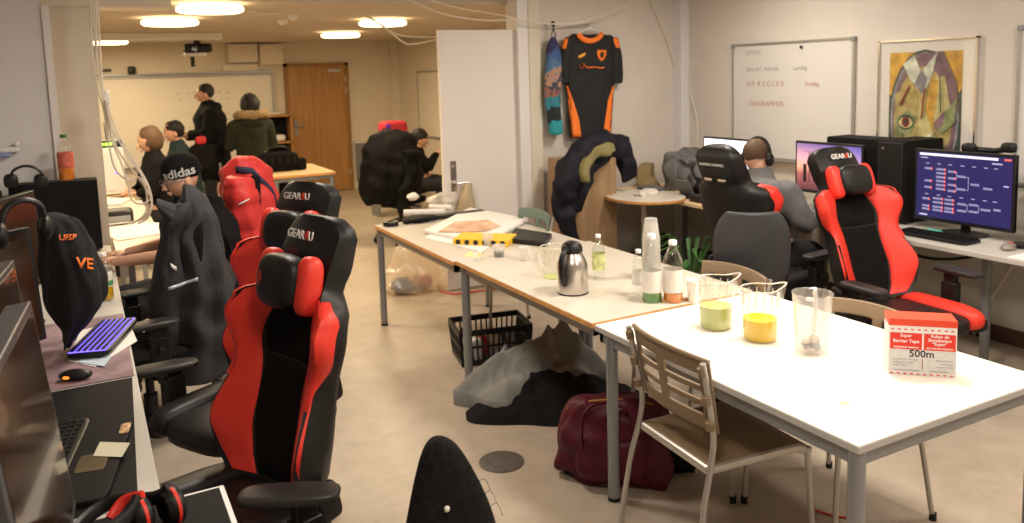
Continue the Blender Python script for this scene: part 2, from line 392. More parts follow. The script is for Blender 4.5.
# ---- ceiling lamps
def ceiling_lamp(x, y, z, label, group, glow, r=.235):
    t = thing('ceiling_lamp', label, 'ceiling lamp', (x, y, z), 0, group)
    MB().lathe([(0, 0), (r*.80, 0), (r*.82, -.03), (r*.76, -.034), (0, -.034)], n=40).build('lamp_body', mat('lamp_body_white', (.8, .78, .72), .4), t)
    MB().lathe([(r*.74, -.03), (r*.90, -.018), (r, -.03), (r, -.055), (r*.9, -.066), (r*.74, -.055), (r*.74, -.03)], n=40).build('glowing_ring', glow, t)
    MB().lathe([(0, -.035), (r*.72, -.035), (r*.72, -.05), (0, -.052)], n=40).build('diffuser', M['lamp_diff'], t)
    return t
emi('lamp_ring_warm', (1, .70, .36), 7.0); M['lamp_ring'] = MATS['lamp_ring_warm']
M['lamp_diff'] = emi('lamp_diffuser_warm', (1, .66, .34), 1.9)
LL = ['round ceiling lamp nearest the opening, above the left desks with cables running under it', 'round glowing ceiling lamp behind the nearest left one', 'round ceiling lamp furthest back on the left, by the white ceiling strip',
      'round ceiling lamp nearest on the right, cables running behind it', 'smaller looking round ceiling lamp close to the wooden door', 'round ceiling lamp over the left of the back room']
for (x, y), l in zip(FAR_LAMPS, LL): ceiling_lamp(x, y, FAR_Z, l, 'ring lamps in the back room', M['lamp_ring'])
emi('lamp_ring_neutral', (1, .85, .66), 6.0)
for i, (x, y) in enumerate(NEAR_LAMPS):
    ceiling_lamp(x, y, NEAR_Z, ('round lamp on the front room ceiling over the bright white table', 'round lamp on the front room ceiling behind the white table', 'round lamp on the front room ceiling over the left row of gaming chairs', 'round lamp on the front room ceiling over the seated person in headphones', 'round lamp on the front room ceiling over the near end of the right desk', 'round lamp on the front room ceiling over the nearest left desk')[i], 'ring lamps in the front room', MATS['lamp_ring_neutral'])
# ---- white ceiling strip, projector, wall trunking
c1 = A(90, 37, 2.33)
o = MB().b2((-.1, 9.9, 2.27), (1.52, 10.15, FAR_Z)).build('projection_screen_case', 'white_pl', bevel=.01); tag(o, 'long white screen housing fixed across the back room ceiling', 'projector screen')
t = thing('projector', 'black ceiling projector hanging on a short stub in the back room', 'projector', (1.30, 10.4, FAR_Z))
MB().rbox((0, 0, -.16), (.32, .26, .11), e=6).build('projector_body', 'black_plastic', t)
MB().cyl((0, 0, 0), (0, 0, -.11), .04).build('ceiling_mount', 'black_plastic', t)
MB().rbox((-.03, 0, -.235), (.26, .2, .045), e=5).build('lower_housing', 'white_pl', t)
MB().cyl((-.05, -.12, -.17), (-.05, -.14, -.17), .035).build('lens', 'screen_off', t)
MB().cyl((-.06, .02, -.25), (-.06, .02, -.38), .025).build('cable_stub', 'black_plastic', t)
o = MB().b2((.18, YB-.05, 1.86), (2.60, YB-.01, 1.875)).b2((.18, YB-.035, .60), (2.60, YB-.012, 1.87), 1).b2((.18, YB-.06, .59), (2.6, YB-.01, .61)).b2((2.59, YB-.05, .60), (2.61, YB-.01, 1.875)).build('whiteboard', ['grey_metal', mat('board_white', (.80, .74, .62), .3)], smooth=False)
# writing on the far board
w = MB(); rnd = random.Random(3)
for i in range(6):
    for k in range(7):
        x = 1.25+k*.11+rnd.uniform(-.02, .02); z = 1.62-i*.1
        if rnd.random() < .75: w.tube([(x, YB-.037, z), (x+.03, YB-.037, z+rnd.uniform(.0, .04)), (x+.06, YB-.037, z+rnd.uniform(-.01, .03))], .0035, 4)
w.build('handwriting', 'ink_g', o)
tag(o, 'wide whiteboard with faint writing on the back wall left of the wooden door', 'whiteboard')
o = MB().b2((-.5, YB-.04, 1.90), (2.68, YB, 1.93)).build('wall_rail', 'grey_metal'); tag(o, 'thin metal rail running along the back wall above the whiteboard', 'rail')
o = MB().b2((1.98, YB-.16, 2.06), (2.40, YB, 2.33)).build('wall_box', 'wall_far', bevel=.008); tag(o, 'pale boxed trunking high on the back wall above the whiteboard end', 'trunking')
o = MB().b2((2.42, YB-.20, 2.02), (2.76, YB, 2.32)).build('wall_box', 'wall_far', bevel=.008); tag(o, 'deeper pale boxed trunking high on the back wall beside the wooden door', 'trunking')
o = MB().b2((1.9, YB-.08, 1.935), (2.40, YB, 2.03)).build('cable_duct', 'wall_far', bevel=.006); tag(o, 'pale cable duct on the back wall under the high trunking', 'cable duct')
t = thing('wall_speaker', 'small black speaker on the back wall under the ceiling', 'speaker', (.68, YB-.06, 1.98))
MB().rbox((0, 0, 0), (.10, .1, .11), e=6).build('speaker_body', 'black_plastic', t); MB().cyl((0, .04, .02), (0, .06, .02), .015).build('bracket', 'black_plastic', t)
o = MB().rbox((.35, YB-.05, 1.99), (.16, .05, .03)).build('wall_bracket', 'black_plastic'); tag(o, 'small dark bracket on the back wall left of the speaker', 'bracket')
for px, py, l in ((282, 22, 'small round smoke detector on the ceiling, left of its twin'), (293, 17, 'small round smoke detector on the ceiling, right of its twin')):
    c = A(px, py, FAR_Z-.02); o = MB().lathe([(.05, FAR_Z), (.05, FAR_Z-.02), (.03, FAR_Z-.045), (0, FAR_Z-.05)], (c.x, c.y, 0), 16).build('smoke_detector', 'white_pl'); tag(o, l, 'smoke detector')
# small whiteboard on the far right wall
o = MB().b2((4.585, 10.6, .87), (4.615, 11.6, 1.84), 1).b2((4.58, 10.58, .86), (4.61, 11.62, .88)).b2((4.58, 10.58, 1.83), (4.61, 11.62, 1.85)).b2((4.58, 11.6, .86), (4.61, 11.62, 1.85)).b2((4.58, 10.58, .86), (4.61, 10.6, 1.85)).build('whiteboard', ['grey_metal', 'wall_far'], smooth=False)
tag(o, 'plain pale board on the side wall behind the edge of the white door', 'board')
# ---- right wall whiteboards
def wall_board(y0, y1, z0, z1, label, marks):
    t = thing('whiteboard', label, 'whiteboard', (XR, (y0+y1)/2, z0))
    MB().b2((XR-.014, y0, z0), (XR, y1, z1)).build('board_surface', mat('board_enamel', (.66, .64, .60), .3), t, True, smooth=False)
    f = MB(); f.b2((XR-.024, y0-.015, z0-.015), (XR, y0+.004, z1+.015)); f.b2((XR-.024, y1-.004, z0-.015), (XR, y1+.015, z1+.015))
    f.b2((XR-.024, y0-.015, z1-.004), (XR, y1+.015, z1+.015)); f.b2((XR-.024, y0-.015, z0-.015), (XR, y1+.015, z0+.004)); f.b2((XR-.07, y0+.1, z0-.02), (XR, y1-.1, z0-.01))
    f.build('frame', 'silver', t, True, smooth=False)
    [MB().box((XR-.014, y, z), (.032, .035, .035)).build('corner_cap', 'grey_metal', t, True, bevel=.003) for y in (y0, y1) for z in (z0, z1)]; marks(t); return t
def board_marks(t):
    rnd = random.Random(11); R = basis((0, -1, 0), (0, 0, 1))
    for (px, py, s, sz, m) in ((753, 53, 'SEPTEM', .05, 'ink_g'), (762, 69, 'Spm A1  Aamde', .055, 'ink_g'), (800, 68, 'Lørdag', .05, 'ink_g'), (765, 84, 'U F  R E G L E R', .06, 'ink_r'), (812, 84, 'Fredag', .05, 'ink_r'), (766, 104, 'DIAGRAMMER', .06, 'ink_r')):
        c = AX(px, py, XR-.016); text('handwriting', s, sz, m, t, c, R, ext=.0003)
    q = MB().cyl(AX(801, 47, XR-.016), AX(801, 47, XR-.03), .012).build('magnet', 'black_plastic', t, True)
a = AX(735, 46, XR); b = AX(855, 39, XR)
wall_board(b.y, a.y, 1.02, (a.z+b.z)/2, 'large whiteboard with faint handwriting on the right wall above the monitors', board_marks)
a2 = AX(1023, 28, XR); wall_board(a2.y-1.3, a2.y, 1.02, a2.z, 'whiteboard just entering at the right edge beside the painting', lambda t: None)
# ---- painting
a = AX(881, 42, XR); b = AX(981, 35, XR); zt = (a.z+b.z)/2
y1, y0 = a.y, b.y; z0 = zt-.98; wid = y1-y0
t = thing('framed_painting', 'framed abstract face painting in ochre, green and violet with pale mount', 'painting', (XR, (y0+y1)/2, z0))
f = MB(); fw = .012
f.b2((XR-.03, y0, z0), (XR, y0+fw, zt)); f.b2((XR-.03, y1-fw, z0), (XR, y1, zt)); f.b2((XR-.03, y0, zt-fw), (XR, y1, zt)); f.b2((XR-.03, y0, z0), (XR, y1, z0+fw))
f.build('frame', 'chrome', t, True, smooth=False)
MB().b2((XR-.016, y0+fw, z0+fw), (XR-.002, y1-fw, zt-fw)).build('mount_board', mat('mount_board', (.70, .67, .61), .7), t, True, smooth=False)
def pmat(n, c): return mat('paint_'+n, c, .55, var=.38, vscale=14, bump=.2, bscale=50)
PM = [pmat('ochre', (.42, .33, .12)), pmat('green', (.22, .25, .11)), pmat('violet', (.20, .12, .14)), pmat('pale', (.55, .58, .46)), pmat('orange', (.55, .32, .05)), pmat('dark', (.05, .07, .05)), pmat('red', (.22, .04, .03)), pmat('lemon', (.50, .45, .20)), pmat('grey', (.24, .24, .26))]
py0, py1, pz1, pz0 = y0+wid*.14, y1-wid*.125, zt-.085, z0+.09
def PP2(u, v, k): return Vector((XR-.017-.0007*k, py1+(py0-py1)*u, pz1+(pz0-pz1)*v))
p = MB(); kk = [0]
def patch(mi, *uv):
    kk[0] += 1; p.prism([PP2(u, v, kk[0]) for u, v in uv], (.0005, 0, 0), mi)
def oval(mi, cu, cv, ru, rv, a0=0, a1=2*pi, n=24): patch(mi, *[(cu+ru*cos(a0+(a1-a0)*i/n), cv+rv*sin(a0+(a1-a0)*i/n)) for i in range(n if a1-a0 > 6.2 else n+1)])
patch(4, (0, 0), (1, 0), (1, 1), (0, 1)); patch(5, (0, .35), (.12, .4), (.1, 1), (0, 1)); patch(5, (.9, .4), (1, .3), (1, 1), (.88, 1))
oval(5, .5, .56, .5, .58); oval(8, .5, .56, .475, .56); oval(2, .5, .57, .44, .54); oval(0, .48, .62, .40, .50)
patch(2, (.42, .02), (.75, .0), (.93, .25), (.97, .5), (.8, .42), (.7, .2)); patch(7, (.6, .22), (.78, .2), (.86, .45), (.68, .62), (.58, .5))
patch(4, (.60, .2), (.7, .25), (.62, .72), (.52, .55)); patch(3, (.2, .1), (.36, .02), (.44, .14), (.5, .3), (.32, .24)); patch(3, (.5, .14), (.68, .0), (.6, .22), (.5, .34))
patch(8, (.46, .14), (.55, .22), (.5, .36), (.37, .27)); patch(0, (.1, .35), (.35, .25), (.48, .5), (.44, .95), (.25, 1), (.12, .8)); patch(7, (.45, .4), (.58, .55), (.75, .85), (.65, 1), (.42, 1))
patch(1, (.12, .55), (.3, .48), (.42, .55), (.36, .68), (.2, .72), (.1, .68)); patch(1, (.68, .6), (.95, .38), (.93, .58), (.75, .68)); patch(2, (.66, .58), (.8, .48), (.78, .6), (.68, .64))
patch(2, (.1, .75), (.2, .72), (.28, .95), (.2, 1), (.13, .95)); patch(2, (.75, .85), (.9, .7), (.86, 1), (.7, 1)); patch(3, (.5, .72), (.66, .66), (.6, .74), (.52, .8))
oval(5, .27, .585, .115, .065); oval(7, .27, .59, .10, .045); oval(6, .27, .585, .055, .045); oval(5, .27, .58, .025, .022)
patch(6, (.3, .28), (.33, .27), (.2, .45), (.17, .44)); patch(6, (.52, .3), (.54, .3), (.5, .56), (.48, .55)); patch(5, (.72, .2), (.735, .2), (.76, .5), (.745, .5)); patch(5, (.22, .68), (.24, .68), (.25, .95), (.23, .95))
p.build('canvas', PM, t, True, smooth=False)
MB().b2((XR-.028, y0+fw, z0+fw), (XR-.0275, y1-fw, zt-fw)).build('glazing', clear('picture_glass', (1, 1, 1), .06, .03), t, True, smooth=False)

# ================================================================== TABLES
def table(name, label, x0, x1, y0, y1, top, edge, z=.73, group=None, legr=.024, th=.024, leg='grey_metal', cat='table', inset=.04, skip=(), finset=None):
    t = thing(name, label, cat, ((x0+x1)/2, (y0+y1)/2, 0), 0, group)
    MB().b2((x0+.002, y0+.002, z-.004), (x1-.002, y1-.002, z)).b2((x0, y0, z-th), (x1, y1, z-.003), 1).build('tabletop', [top, edge], t, True, smooth=False, bevel=.0015)
    ap = MB(); q = inset-.01
    for a, b in (((x0+q, y0+q, z-th-.045), (x1-q, y0+q+.022, z-th)), ((x0+q, y1-q-.022, z-th-.045), (x1-q, y1-q, z-th)), ((x0+q, y0+q, z-th-.045), (x0+q+.022, y1-q, z-th)), ((x1-q-.022, y0+q, z-th-.045), (x1-q, y1-q, z-th))): ap.b2(a, b)
    ap.build('apron', leg, t, True, smooth=False)
    for x in (x0+inset, x1-inset):
        for y in (y0+inset, y1-(finset or inset)):
            if (x < (x0+x1)/2, y < (y0+y1)/2) in skip: continue
            MB().cyl((x, y, .01), (x, y, z-th), legr, n=20).cyl((x, y, 0), (x, y, .015), legr+.002, n=20, mi=1).build('leg', [leg, 'black_plastic'], t, True)
    return t
table('table', 'bright white table nearest the camera with the red and white box on it', 1.80, 2.715, 1.415, 2.70, 'top_white', 'edge_grey', inset=.026, finset=.085)
table('table', 'middle cream table with brown edge carrying the steel vacuum jug', 1.79, 2.69, 2.705, 4.075, 'top_cream', 'edge_wood', z=.7375, skip=((True, True),))
table('table', 'furthest cream table of the row, covered with flat boxes', 1.78, 2.68, 4.08, 5.455, 'top_cream', 'edge_wood', inset=.03, skip=((True, True),))
# right desks
def desk(label, x0, x1, y0, y1, z=.74, top='desk_grey', edge='edge_grey', legs=((.3, .1), (.3, .9), (.9, .1), (.9, .9)), group=None, th=.03):
    t = thing('desk', label, 'desk', ((x0+x1)/2, (y0+y1)/2, 0), 0, group)
    MB().b2((x0, y0, z-th), (x1, y1, z)).build('desktop', top, t, True, smooth=False, bevel=.004)
    for u, v in legs:
        x = x0+(x1-x0)*u; y = y0+(y1-y0)*v; MB().b2((x-.02, y-.02, 0), (x+.02, y+.02, z-th)).build('leg', 'grey_metal', t, True, bevel=.003)
    return t
desk('long grey desk along the right wall under the painting', 4.19, 4.96, 1.2, 4.35, legs=((.35, .05), (.35, .47), (.35, .68), (.35, .95), (.92, .05), (.92, .95)), group=None)
desk('cream desk in the corner under the grey backpack', 4.12, 4.96, 4.37, 5.85, z=.73, top='top_birch', legs=((.12, .06), (.9, .06), (.9, .94)))
t = thing('side_table', 'rounded wood-edged table end on a single post in front of the corner desk', 'table', (3.98, 5.2, 0))
rim = [(cos(2*pi*i/40)*(.30 if 1 else 0), sin(2*pi*i/40)*.36) for i in range(40)]
MB().prism([(x+3.98, y+5.2, .735) for x, y in rim], (0, 0, .02)).prism([(x*.99+3.98, y*.99+5.2, .755) for x, y in rim], (0, 0, .003), 1).build('tabletop', ['edge_wood', 'top_cream'], t, True, bevel=.002)
MB().cyl((3.98, 5.2, .02), (3.98, 5.2, .735), .03).build('post', 'silver', t, True); MB().lathe([(.2, 0), (.2, .015), (.04, .03), (0, .03)], (3.98, 5.2, 0), 24).build('foot', 'silver', t, True)
# left desks
desk('grey desk on the left with the glowing keyboard and bottle of yellow drink', -.70, .105, 2.135, 5.86, z=.73, legs=((.1, .03), (.9, .03), (.1, .5), (.9, .6), (.1, .97), (.9, .97)))
desk('nearest left desk whose corner is under the black mat', -.70, .252, .9, 2.125, z=.73, top='trim_w', legs=((.1, .08), (.9, .08), (.1, .92), (.85, .92)))
desk('cluttered narrow desk beyond the pillar with the black printer', -.75+.875, .43, 5.5, 8.0, z=.73, top='top_cream')
desk('desk behind carrying the white computer tower', -.75, .38, 8.02, 9.6, z=.73, top='top_birch')
table('table', 'small birch-topped table with the black bag in front of the wooden door', 1.80, 2.50, 8.95, 10.05, 'top_birch', 'edge_wood', z=.73, th=.03)
# ================================================================== GAMING CHAIRS
LN = .86
WK = [(0, .19), (.08, .245), (.2, .262), (.42, .225), (.58, .268), (.67, .255), (.74, .150), (.82, .150), (.93, .147), (.975, .128), (1.0, .09)]
DK = [(0, .08), (.2, .125), (.45, .08), (.60, .115), (.67, .095), (.75, .02), (1, -.02)]
def lean_frame(a):
    return Vector((0, -.20, .50)), Vector((0, -sin(a), cos(a))), Vector((0, cos(a), sin(a)))
def back_pt(u, v, a, off=0.):
    B, U, Fw = lean_frame(a)
    w = interp(v, WK); d = interp(v, DK)*abs(u)**1.8 + .03*interp(v, [(0, 0), (.78, 0), (.86, 1), (1, .3)])*(1-u*u)
    return B + Vector((u*w, 0, 0)) + U*(v*LN) + Fw*(d+off)
def back_shell(a):
    m = MB(); B, U, Fw = lean_frame(a); rings = []
    vs = [0]+[i/30 for i in range(1, 30)]+[.985, 1.0]
    for v in vs:
        th = interp(v, [(0, .055), (.1, .10), (.75, .095), (.82, .115), (.95, .11), (1, .07)])
        w = interp(v, WK); ring = []
        for k in range(15): u = -1+2*k/14; ring.append(back_pt(u, v, a))
        for k in range(15):
            u = 1-2*k/14; e = .96*u
            d = interp(v, DK)*abs(u)**3*.75 - th*(1-.35*abs(u)**4)
            ring.append(B + Vector((e*w*1.04, 0, 0)) + U*(v*LN) + Fw*d)
        rings.append(ring)
    m.loft(rings); return m
def back_patch(a, ui, uo, v0, v1, off=.010, nu=6, nv=22, th=.02):
    def fn(s, t):
        v = v0+(v1-v0)*t; u = ui(v)+(uo(v)-ui(v))*s
        e = min(1, 4*min(s, 1-s)+.25)*min(1, 9*min(t, 1-t)+.25)
        _, _, Fw = lean_frame(a)
        n = (Fw+Vector((-.55*u*abs(u), 0, 0))).normalized()
        return back_pt(u, v, a)+n*(off*e), n
    return MB().slab(fn, nu, nv, th)
def arm_rest(parent, side, x=.335, y=.02, z=.665, rz=0, post=True, m='black_plastic'):
    p = MB()
    p.tube([(side*.17, y-.02, .40), (side*.30, y-.02, .405), (side*x, y-.02, .43), (side*x, y-.02, .50)], .022, 8)
    p.box((side*x, y-.02, .525), (.05, .085, .15)); p.box((side*x, y-.02, .60), (.038, .065, .12)); p.cyl((side*(x+.025), y-.02, .545), (side*(x+.045), y-.02, .545), .014)
    ar = p.build('armrest', m, parent, bevel=.005)
    R = Matrix.Rotation(rz, 3, 'Z')
    MB().rbox((side*x, y+.02, z), (.10, .27, .034), R=R, e=3.6).build('arm_pad', 'arm_pad', ar)
    return ar
def chair_base(t, m='black_plastic', foot=.31):
    MB().box((0, 0, .40), (.20, .26, .05)).cyl((.1, 0, .40), (.24, .05, .385), .008).build('tilt_mechanism', m, t, bevel=.006)
    MB().cyl((0, 0, .07), (0, 0, .22), .034).cyl((0, 0, .22), (0, 0, .385), .022).build('gas_lift', m, t)
    b = MB(); b.cyl((0, 0, .07), (0, 0, .12), .05)
    for k in range(5):
        a = 2*pi*k/5+.3; b.tube([(0, 0, .105), (cos(a)*foot*.5, sin(a)*foot*.5, .10), (cos(a)*foot, sin(a)*foot, .075)], [.032, .028, .02], 8, flat=.7)
    fb = b.build('star_base', m, t)
    for k in range(5):
        a = 2*pi*k/5+.3; c = Vector((cos(a)*foot, sin(a)*foot, 0)); q = Vector((-sin(a), cos(a), 0))
        w = MB(); w.cyl(c+q*.008+Vector((0, 0, .028)), c+q*.026+Vector((0, 0, .028)), .027); w.cyl(c-q*.008+Vector((0, 0, .028)), c-q*.026+Vector((0, 0, .028)), .027); w.cyl(c+Vector((0, 0, .028)), c+Vector((0, 0, .075)), .009)
        w.build('caster', m, fb)
def gaming_chair(label, loc, rz, lean=15, pillow=True, red=True, txt='GEAR4U', arms=(1, 1), tag_no='4', slot=False, seat_red=True, near_arm=None):
    a = radians(lean); t = thing('gaming_chair', label, 'gaming chair', loc, rz, 'racing style gaming chairs')
    sh = back_shell(a).build('backrest', 'black_leather', t, angle=60)
    B, U, Fw = lean_frame(a)
    # piping along the head
    if red or slot:
      if red:
        inn = lambda v: interp(v, [(0, .50), (.25, .52), (.48, .60), (.68, .44), (.78, .5)])
        out = lambda v: interp(v, [(0, .90), (.2, .99), (.45, .97), (.6, .99), (.70, .92), (.8, .80)])
        for sg in (-1, 1):
            back_patch(a, (lambda v: sg*inn(v)) if sg > 0 else (lambda v: -out(v)), (lambda v: sg*out(v)) if sg > 0 else (lambda v: -inn(v)), .015, .715).build('red_side_panel', 'red_leather', t, angle=60)
      for sg in (-1, 1):
            def wrap(s_, t_, sg=sg):
                v = .36+.355*t_; k = s_*interp(t_, [(0, .02), (.45, .75), (.8, .85), (1, .45)])
                w_ = interp(v, WK); th = interp(v, [(0, .055), (.1, .10), (.75, .095)]); d_ = interp(v, DK)
                p0 = back_pt(sg, v, a); p1 = B + Vector((sg*.96*w_*1.04, 0, 0)) + U*(v*LN) + Fw*(d_*.75-th*.65)
                n_ = Vector((sg, 0, 0)); bulge = .004+.012*sin(pi*min(1, s_*.9+.1))
                return p0.lerp(p1, k)+n_*bulge, n_
            MB().slab(wrap, 5, 16, .015).build('red_shoulder', 'red_leather', t, angle=60)
    back_patch(a, lambda v: -interp(v, [(0, .44), (.48, .54), (.72, .38)]), lambda v: interp(v, [(0, .44), (.48, .54), (.72, .38)]), .02, .46, off=.012).build('lumbar_panel', 'black_fabric', t, angle=60)
    back_patch(a, lambda v: -.52*interp(v, [(0, 1), (.5, 1), (.72, .75)]), lambda v: .52*interp(v, [(0, 1), (.5, 1), (.72, .75)]), .47, .72, off=.010).build('upper_panel', 'black_fabric', t, angle=60)
    if pillow:
        R = basis((1, 0, 0), U); c = B+U*(.755*LN)+Fw*.075
        pl = MB().rbox(c, (.215, .17, .105), R=R, e=3.2, nu=32, nv=16).build('headrest_pillow', 'black_leather', t)
        for sg in (-1, 1):
            MB().rbox(c+Vector((sg*.112, 0, 0))-Fw*.022, (.078, .185, .078), R=basis((1, 0, -.0), U), e=3.0, nu=24, nv=12).build('red_pillow_wing', 'red_leather', pl)
        if tag_no: text('pillow_print', tag_no, .06, 'red_print', pl, Vector((0, 0, 0))+c+Fw*.0505+Vector((.05, 0, 0)), R, world=False, ext=.001)
    if txt:
        R = basis((-1, 0, 0), U)
        c = B+U*(.925*LN)+Fw*.034
        text('chair_print', 'GEAR', .040, 'white_pl', sh, c+Vector((.026, 0, 0)), R, world=False, ext=.0015, bold=.0005)
        text('red_print', '4', .044, 'red_print', sh, c+Vector((-.034, 0, 0)), R, world=False, ext=.0015, bold=.0007)
        text('chair_print', 'U', .040, 'white_pl', sh, c+Vector((-.060, 0, 0)), R, world=False, ext=.0015, bold=.0005)
    if slot:
        R = basis((1, 0, 0), U)
        for sg in (-1, 1): MB().rbox(B+U*(.79*LN)-Fw*.108+Vector((sg*.05, 0, 0)), (.06, .02, .012), R=R, e=4).build('harness_slot', 'chrome', sh)
        text('chair_print', 'NORDIC GAMING', .022, 'white_pl', sh, B+U*(.90*LN)-Fw*.116, basis((1, 0, 0), U), world=False)
    # recline hinge covers
    for sg in (-1, 1): MB().rbox((sg*.262, -.215, .54), (.03, .075, .12), R=Matrix.Rotation(-a, 3, 'X'), e=5).build('hinge_cover', 'black_plastic', t)
    # seat
    s = MB().rbox((0, .03, .455), (.40, .50, .11), e=4, nu=32, nv=14).build('seat', 'black_leather', t)
    for sg in (-1, 1): MB().rbox((sg*.205, .03, .472), (.13, .50, .125), e=3.2, nu=24, nv=12).build('seat_bolster', ['red_leather' if red and seat_red else 'black_leather'], s)
    if red:
        for sg in (-1, 1): MB().rbox((sg*.245, .02, .445), (.075, .51, .11), e=3.2, nu=24, nv=12).build('seat_edge', 'black_leather', s)
    for sg, f in zip((-1, 1), arms):
        if f and near_arm: arm_rest(t, sg, *near_arm)
        elif f: arm_rest(t, sg)
    chair_base(t)
    return t
def face(dx, dy): return atan2(-dx, dy)
gaming_chair('red and black gaming chair nearest the camera, beside the left desks', (.265, 2.43, 0), face(-.955, -.30), 12, arms=(1, 0), seat_red=False, near_arm=(.38, -.05, .68, radians(-44)))
gaming_chair('red and black gaming chair right behind the nearest one, only head and one side showing', (.49, 3.22, 0), face(-.86, -.52), 12, tag_no=None, seat_red=False, near_arm=(.31, .12, .645, radians(-30)))
def swivel_chair(label, loc, rz, h=1.12, w=.23, arms=False, m='black_fabric'):
    t = thing('office_chair', label, 'office chair', loc, rz)
    def bk(s, v):
        u = -1+2*s; ww = w*(1-abs(2*v-1.02)**3.4*.42); z = .52+(h-.52)*v; y = -.20+.04*u*u-.07*v
        return Vector((u*ww, y, z)), Vector((-.3*u, 1, 0)).normalized()
    MB().slab(bk, 14, 14, .05).build('backrest', m, t, bevel=.01, angle=60)
    MB().rbox((0, .03, .45), (.48, .46, .08), e=3.6).build('seat', m, t)
    MB().tube([(0, -.1, .40), (0, -.27, .42), (0, -.275, .62)], .022).build('back_support', 'black_plastic', t)
    if arms:
        for sg in (-1, 1): arm_rest(t, sg)
    chair_base(t, foot=.28); return t
swivel_chair('black office chair under the dark grey jacket', (.20, 4.34, 0), face(-1, -.12), 1.14, .17, True)
swivel_chair('black office chair under the red puffer jacket', (.64, 5.14, 0), face(-.98, -.12), 1.20, .17)
gaming_chair('black gaming chair seen from behind with the man in headphones in it', (3.67, 3.56, 0), face(.97, .1), 15, red=False, pillow=False, txt=None, slot=True, arms=(1, 1))
gaming_chair('empty red and black gaming chair in front of the long right desk', (3.68, 2.63, 0), face(-.08, -.99), 20, txt='GEAR4U', tag_no=None)
swivel_chair('black office chair whose back is wrapped in the long black coat in the back room', (2.98, 8.2, 0), face(.9, .45), .98, .22)
# ---- red and black padded trims on the black chair seen from behind
# ---- low grey office chair
t = thing('office_chair', 'grey rounded-back office chair standing behind the black gaming chair', 'office chair', (3.10, 3.16, 0), face(.62, .78))
def obk(s, v):
    u = -1+2*s; w = .185*(1-abs(2*v-1.05)**3.2*.40); z = .60+.44*v
    y = -.20+.05*u*u-.05*v; return Vector((u*w, y, z)), Vector((-.3*u, 1, 0)).normalized()
MB().slab(obk, 16, 16, .035).build('backrest', mat('grey_shell', (.035, .035, .038), .5, bump=.1), t, bevel=.01, angle=60)
MB().rbox((0, .03, .44), (.46, .44, .07), e=3.6).build('seat', 'black_fabric', t)
MB().tube([(0, -.1, .40), (0, -.26, .42), (0, -.275, .60)], .022).build('back_support', 'black_plastic', t)
chair_base(t, foot=.28)
# ---- black office chair top at the bottom edge
yb = 1.62; cb_ = AY(449, 600, yb)
t = thing('office_chair', 'worn black fabric office chair, only its pointed back visible at the bottom edge', 'office chair', (cb_.x, yb+.24, 0), 0)
rg = []
for py, x0, x1, d in ((437, 434, 441, .012), (440, 428, 448, .022), (447, 423, 456, .03), (462, 418, 465, .034), (482, 413, 475, .037), (503, 409, 484, .04), (523, 405, 491, .042), (560, 399, 500, .045), (610, 395, 508, .045), (680, 402, 504, .04)):
    p0, p1 = AY(x0, py, yb), AY(x1, py, yb); cc = (p0+p1)/2; hw = (p1-p0).length/2
    rg.append([cc+Vector((hw*cos(2*pi*j/28), d*sin(2*pi*j/28)-.25*(cc.z-.6)*0, 0)) for j in range(28)])
bk = MB().loft(rg).build('backrest', mat('worn_black_fabric', (.010, .009, .009), .9, bump=.5, bscale=420, var=.5, vscale=60, spec=.2), t, True, angle=60, sub=1)
MB().rbox(AY(447, 509, yb-.045), (.012, .008, .014), e=2.5).build('white_lint', 'paper', bk, True)
for k in range(3): MB().tube(catm([AY(486-k*8, 512-k*12, yb-.03), AY(496-k*6, 503-k*12, yb-.06), AY(503-k*6, 516-k*12, yb-.06)]), .0006, 4).build('loose_thread', 'black_matte', bk, True)
MB().rbox((0, .03, .44), (.44, .42, .07), e=3.6).build('seat', 'black_fabric', t)
MB().tube([(0, -.1, .40), (0, -.26, .42), (0, -.25, .56)], .022).build('back_support', 'black_plastic', t); chair_base(t, foot=.28)
